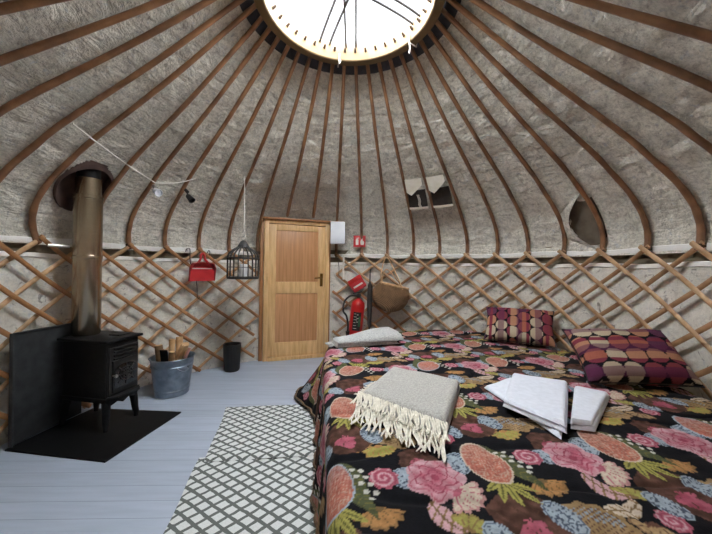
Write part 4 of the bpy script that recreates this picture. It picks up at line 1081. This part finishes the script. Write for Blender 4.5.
# ------------------------------------------------------------------ cushions
def cushion(c, wv, hv, w, h, th, lab, swap=False):
    c = Vector(c); wv = Vector(wv).normalized(); hv = Vector(hv); hv = (hv - wv * hv.dot(wv)).normalized(); nv = wv.cross(hv)
    n = 90; V_ = []; UV = []
    g = np.linspace(-1, 1, n + 1)
    for side in (1, -1):
        for b_ in g:
            for a in g:
                e = max(0., (1 - a ** 4) * (1 - b_ ** 4)) ** .5
                px = a * (1 - .05 * (1 - b_ * b_) * 0 - .045 * (1 - a * a) * 0) * (1 - .07 * (1 - abs(b_) ** 2) * (abs(a) ** 6)) ; py = b_ * (1 - .07 * (1 - abs(a) ** 2) * (abs(b_) ** 6))
                cr_ = .006 * math.sin(a * 7 + b_ * 4) * e
                p = c + wv * (px * w / 2) + hv * (py * h / 2) + nv * (side * (th / 2 * e) + cr_)
                V_.append(p); UV.append((px * w / 2, py * h / 2))
    k = (n + 1) ** 2; W_ = n + 1
    f = [(j * W_ + i, j * W_ + i + 1, (j + 1) * W_ + i + 1, (j + 1) * W_ + i) for j in range(n) for i in range(n)]
    fs = f + [tuple(k + q for q in reversed(x)) for x in f]
    UV = np.array(UV)[:, ::(-1 if swap else 1)]; d = .122
    v = UV[:, 1] / (d * .86); row = np.floor(v); fy = (v - row)
    u = UV[:, 0] / d + .5 * (row % 2); cx = np.floor(u); fx = u - cx - .5
    r = np.hypot(fx * 1.0, (fy - .5) * .92)
    hsh = np.mod(np.sin(cx * 12.99 + row * 78.2) * 43758.5, 1)
    pal = np.stack([K(190, 112, 92), K(214, 196, 168), K(150, 72, 80), K(206, 150, 118), K(112, 64, 92)])
    pick = np.clip((hsh * 5).astype(int), 0, 4)
    col = np.where((r < .485)[:, None], pal[pick] * .62, K(20, 18, 24)[None, :])
    stripe = (np.mod(UV[:, 1] + .02, .17) < .055)[:, None]
    col = np.where(stripe, col * .35 + K(100, 44, 80)[None, :] * .5, col)
    st2 = (np.mod(UV[:, 1] + .105, .17) < .03)[:, None]
    col = np.where(st2 & (r < .485)[:, None], K(118, 50, 64)[None, :], col)
    t = thing('cushion', lab, 'cushion', tuple(c - hv * h / 2), 'circle patterned cushions on the bed')
    obj('cover', (V_, fs), M['cushion'], t, col=col, ang=180)
    rim = []
    for a, b_ in [(x, -1) for x in g] + [(1, x) for x in g[1:]] + [(x, 1) for x in g[::-1][1:]] + [(-1, x) for x in g[::-1][1:-1]]:
        px = a * (1 - .07 * (1 - abs(b_) ** 2) * (abs(a) ** 6)); py = b_ * (1 - .07 * (1 - abs(a) ** 2) * (abs(b_) ** 6))
        rim.append(c + wv * (px * w / 2) + hv * (py * h / 2))
    obj('piping', Acc().tube(rim, .005, 6, closed=True), M['black'], t)
e = rad(48)
cushion((1.825, .93, .74), (.87, -.49, 0), (.49 * math.cos(e), .87 * math.cos(e), math.sin(e)), .65, .42, .17, 'circle patterned purple cushion leaning on the trellis at the far side', True)
cushion((1.975, -.16, .735), (.98, -.17, .03), (.15, .73, .66), .67, .44, .18, 'larger circle patterned maroon cushion, the one nearer the white towels')

# ------------------------------------------------------------------ throws and towels
def slab(quad, z0, th, n=40, rnd=.045, wr=.006, seed=0, taper=None, bulge=0.0):
    """soft folded cloth lying on the bed: four corners, thickness with rounded edges"""
    q = [np.array(p, float) for p in quad]
    g = np.linspace(0, 1, n + 1); S, T = np.meshgrid(g, g)
    P = ((1 - S) * (1 - T))[..., None] * q[0] + (S * (1 - T))[..., None] * q[1] + (S * T)[..., None] * q[2] + ((1 - S) * T)[..., None] * q[3]
    lw = np.linalg.norm(q[1] - q[0]); lh = np.linalg.norm(q[3] - q[0])
    dE = np.minimum(np.minimum(S, 1 - S) * lw, np.minimum(T, 1 - T) * lh)
    prof = np.sqrt(np.clip(1 - (1 - np.clip(dE / rnd, 0, 1)) ** 2, 0, 1))
    wob = (vnoise(P[..., 0] * 9 + seed, P[..., 1] * 9) - .5) * wr * 2
    tt = th * (taper(S, T) if taper else 1)
    Zt = z0 + (tt + wob) * (.12 + .88 * prof)
    ctr = P.mean((0, 1)); ed = (vnoise(P[..., 0] * 7 + seed * 3, P[..., 1] * 7 + 2) - .5) * .02
    P = P + (P - ctr) * ed[..., None]
    top = np.dstack([P, Zt]).reshape(-1, 3); bot = np.dstack([P, np.full_like(Zt, z0)]).reshape(-1, 3)
    k = len(top); W_ = n + 1
    f = [(j * W_ + i, j * W_ + i + 1, (j + 1) * W_ + i + 1, (j + 1) * W_ + i) for j in range(n) for i in range(n)]
    e = [i for i in range(W_)] + [j * W_ + n for j in range(1, W_)] + [n * W_ + i for i in range(n - 1, -1, -1)] + [j * W_ for j in range(n - 1, 0, -1)]
    a2 = ((q[1] - q[0])[0] * (q[3] - q[0])[1] - (q[1] - q[0])[1] * (q[3] - q[0])[0]) > 0
    up = f if a2 else [tuple(reversed(x)) for x in f]
    fs = up + [tuple(k + i for i in reversed(x)) for x in up] + [(e[i], e[(i + 1) % len(e)], k + e[(i + 1) % len(e)], k + e[i])[::(-1 if a2 else 1)] for i in range(len(e))]
    return np.vstack([top, bot]), fs
zq = ZT + .001
# first throw
t = thing('throw_blanket', 'folded grey wool throw with long cream fringe in mid bed', 'throw blanket', (.4, -.4, zq))
q1 = [(.355, -.03), (.745, -.30), (.475, -.845), (.10, -.50)]
obj('lower_fold', slab([(.37, -.03), (.755, -.29), (.455, -.905), (.085, -.58)], zq, .03, 40, .03, .003, 4), M['wool'], t)
obj('upper_fold', slab(q1, zq + .030, .032, 44, .04, .004, 1), M['wool'], t)
fr_ = Acc(); fe = Acc()
def fringe(acc, a, b_, n, L0, dirv, z0, zend, seed):
    rr = random.Random(seed)
    for i in range(n):
        s = (i + .5) / n; p = np.array(a) * (1 - s) + np.array(b_) * s
        sway = rr.uniform(-.24, .24); ln = L0 * rr.uniform(.8, 1.12)
        d = np.array(dirv) / np.linalg.norm(dirv); d2 = np.array((-d[1], d[0])); pts = []
        for k_ in range(6):
            u = k_ / 5; xy = p + d * ln * u + d2 * (sway * ln * u * u + .006 * math.sin(u * 6 + i))
            z = z0 + (zend - z0) * min(1, u * 1.9) ** 1.3 + rr.uniform(0, .005)
            pts.append((xy[0], xy[1], z))
        acc.tube(pts, [.0046, .0054, .005, .0048, .0044, .0025], 6)
fringe(fr_, (.085, -.50), (.475, -.86), 58, .125, (-.12, -.4), zq + .055, zq + .034, 3)
fringe(fr_, (.07, -.60), (.45, -.92), 60, .155, (-.12, -.5), zq + .024, zq + .008, 5)
fringe(fr_, (.11, -.46), (.22, -.26), 9, .05, (-.5, .1), zq + .03, zq + .01, 8)
obj('fringe', fr_, M['fringe'], t, label='cream twisted fringe')
# second throw
t = thing('throw_blanket', 'rolled pale grey throw lying at the bed corner nearest the door', 'throw blanket', (.2, .9, zq))
tp_ = lambda S, T: .42 + .58 * sstep(.05, .75, S)
obj('upper_fold', slab([(-.115, .84), (.50, 1.22), (.60, .83), (-.055, .66)], zq + .04, .10, 40, .13, .006, 9, tp_), M['wool2'], t)
obj('lower_fold', slab([(-.125, .82), (.47, 1.20), (.55, .84), (-.065, .67)], zq, .045, 36, .03, .003, 6), M['wool2'], t)
a = Acc(); fringe(a, (-.14, .83), (-.085, .68), 12, .05, (-.9, -.25), zq + .02, zq + .008, 11)
obj('fringe', a, M['wool2'], t)
# towels
def towel(quads, lab):
    c = np.mean(quads[0][0], 0)
    t = thing('towel', lab, 'towel', (c[0], c[1], zq), 'white bath towels laid on the bed')
    for nm, (qd, z, th, sd) in zip(('lower_fold', 'upper_fold', 'top_fold'), [(q[0], q[1], q[2], q[3]) for q in quads]):
        obj(nm, slab(qd, z, th, 36, .022, .004, sd), M['towel'], t)
A_, B_, C_, D_ = (1.165, -.165), (1.435, -.33), (1.015, -.895), (.865, -.61)
towel([([(1.15, -.15), (1.43, -.34), (.985, -.90), (.905, -.30)], zq, .022, 2), ([A_, B_, C_, D_], zq + .022, .022, 3), ([(1.16, -.175), (1.425, -.335), (1.02, -.88), (.872, -.607)], zq + .044, .020, 5)], 'large folded white towel, corner poking out beside the grey throw')
towel([([(1.462, -.345), (1.60, -.455), (1.195, -.835), (1.098, -.805)], zq, .020, 7), ([(1.458, -.352), (1.59, -.458), (1.19, -.822), (1.10, -.80)], zq + .020, .022, 8)], 'smaller folded white towel beside the large one, nearer the cushions')

# ------------------------------------------------------------------ light
w = bpy.data.worlds.new('sky'); bpy.context.scene.world = w; w.use_nodes = True
bg = w.node_tree.nodes['Background']; bg.inputs['Color'].default_value = (.90, .95, 1.0, 1); bg.inputs['Strength'].default_value = 1.15
la = bpy.data.lights.new('overcast_sky', 'SUN'); la.energy = 62.0; la.angle = rad(146); la.color = (.92, .96, 1.0)
lo = bpy.data.objects.new('overcast_sky', la); C.objects.link(lo); lo.location = (0, 0, 6)

# ------------------------------------------------------------------ camera
yaw, pitch, roll = .0350976, .0012629, .0155988
f = Vector((math.sin(yaw) * math.cos(pitch), math.cos(yaw) * math.cos(pitch), math.sin(pitch)))
r = Vector((math.cos(yaw), -math.sin(yaw), 0)); u = r.cross(f)
r2_ = r * math.cos(roll) + u * math.sin(roll); u2_ = -r * math.sin(roll) + u * math.cos(roll)
cam = bpy.data.cameras.new('camera'); co = bpy.data.objects.new('camera', cam); C.objects.link(co)
mw = Matrix((r2_, u2_, -f)).transposed().to_4x4(); mw.translation = Vector((0, -2.26615, 1.32226)); co.matrix_world = mw
cam.sensor_width = 36; cam.lens = 310.877 / 712 * 36; cam.clip_start = .02; cam.clip_end = 100
sc = bpy.context.scene; sc.camera = co
sc.view_settings.view_transform = 'Standard'; sc.view_settings.look = 'None'; sc.view_settings.gamma = 1; sc.view_settings.exposure = 0.62
try: sc.view_settings.use_curve_mapping = False
except Exception: pass
try:
    sc.cycles.use_denoising = True; sc.cycles.max_bounces = 10; sc.cycles.diffuse_bounces = 8; sc.cycles.sample_clamp_indirect = 6
except Exception: pass
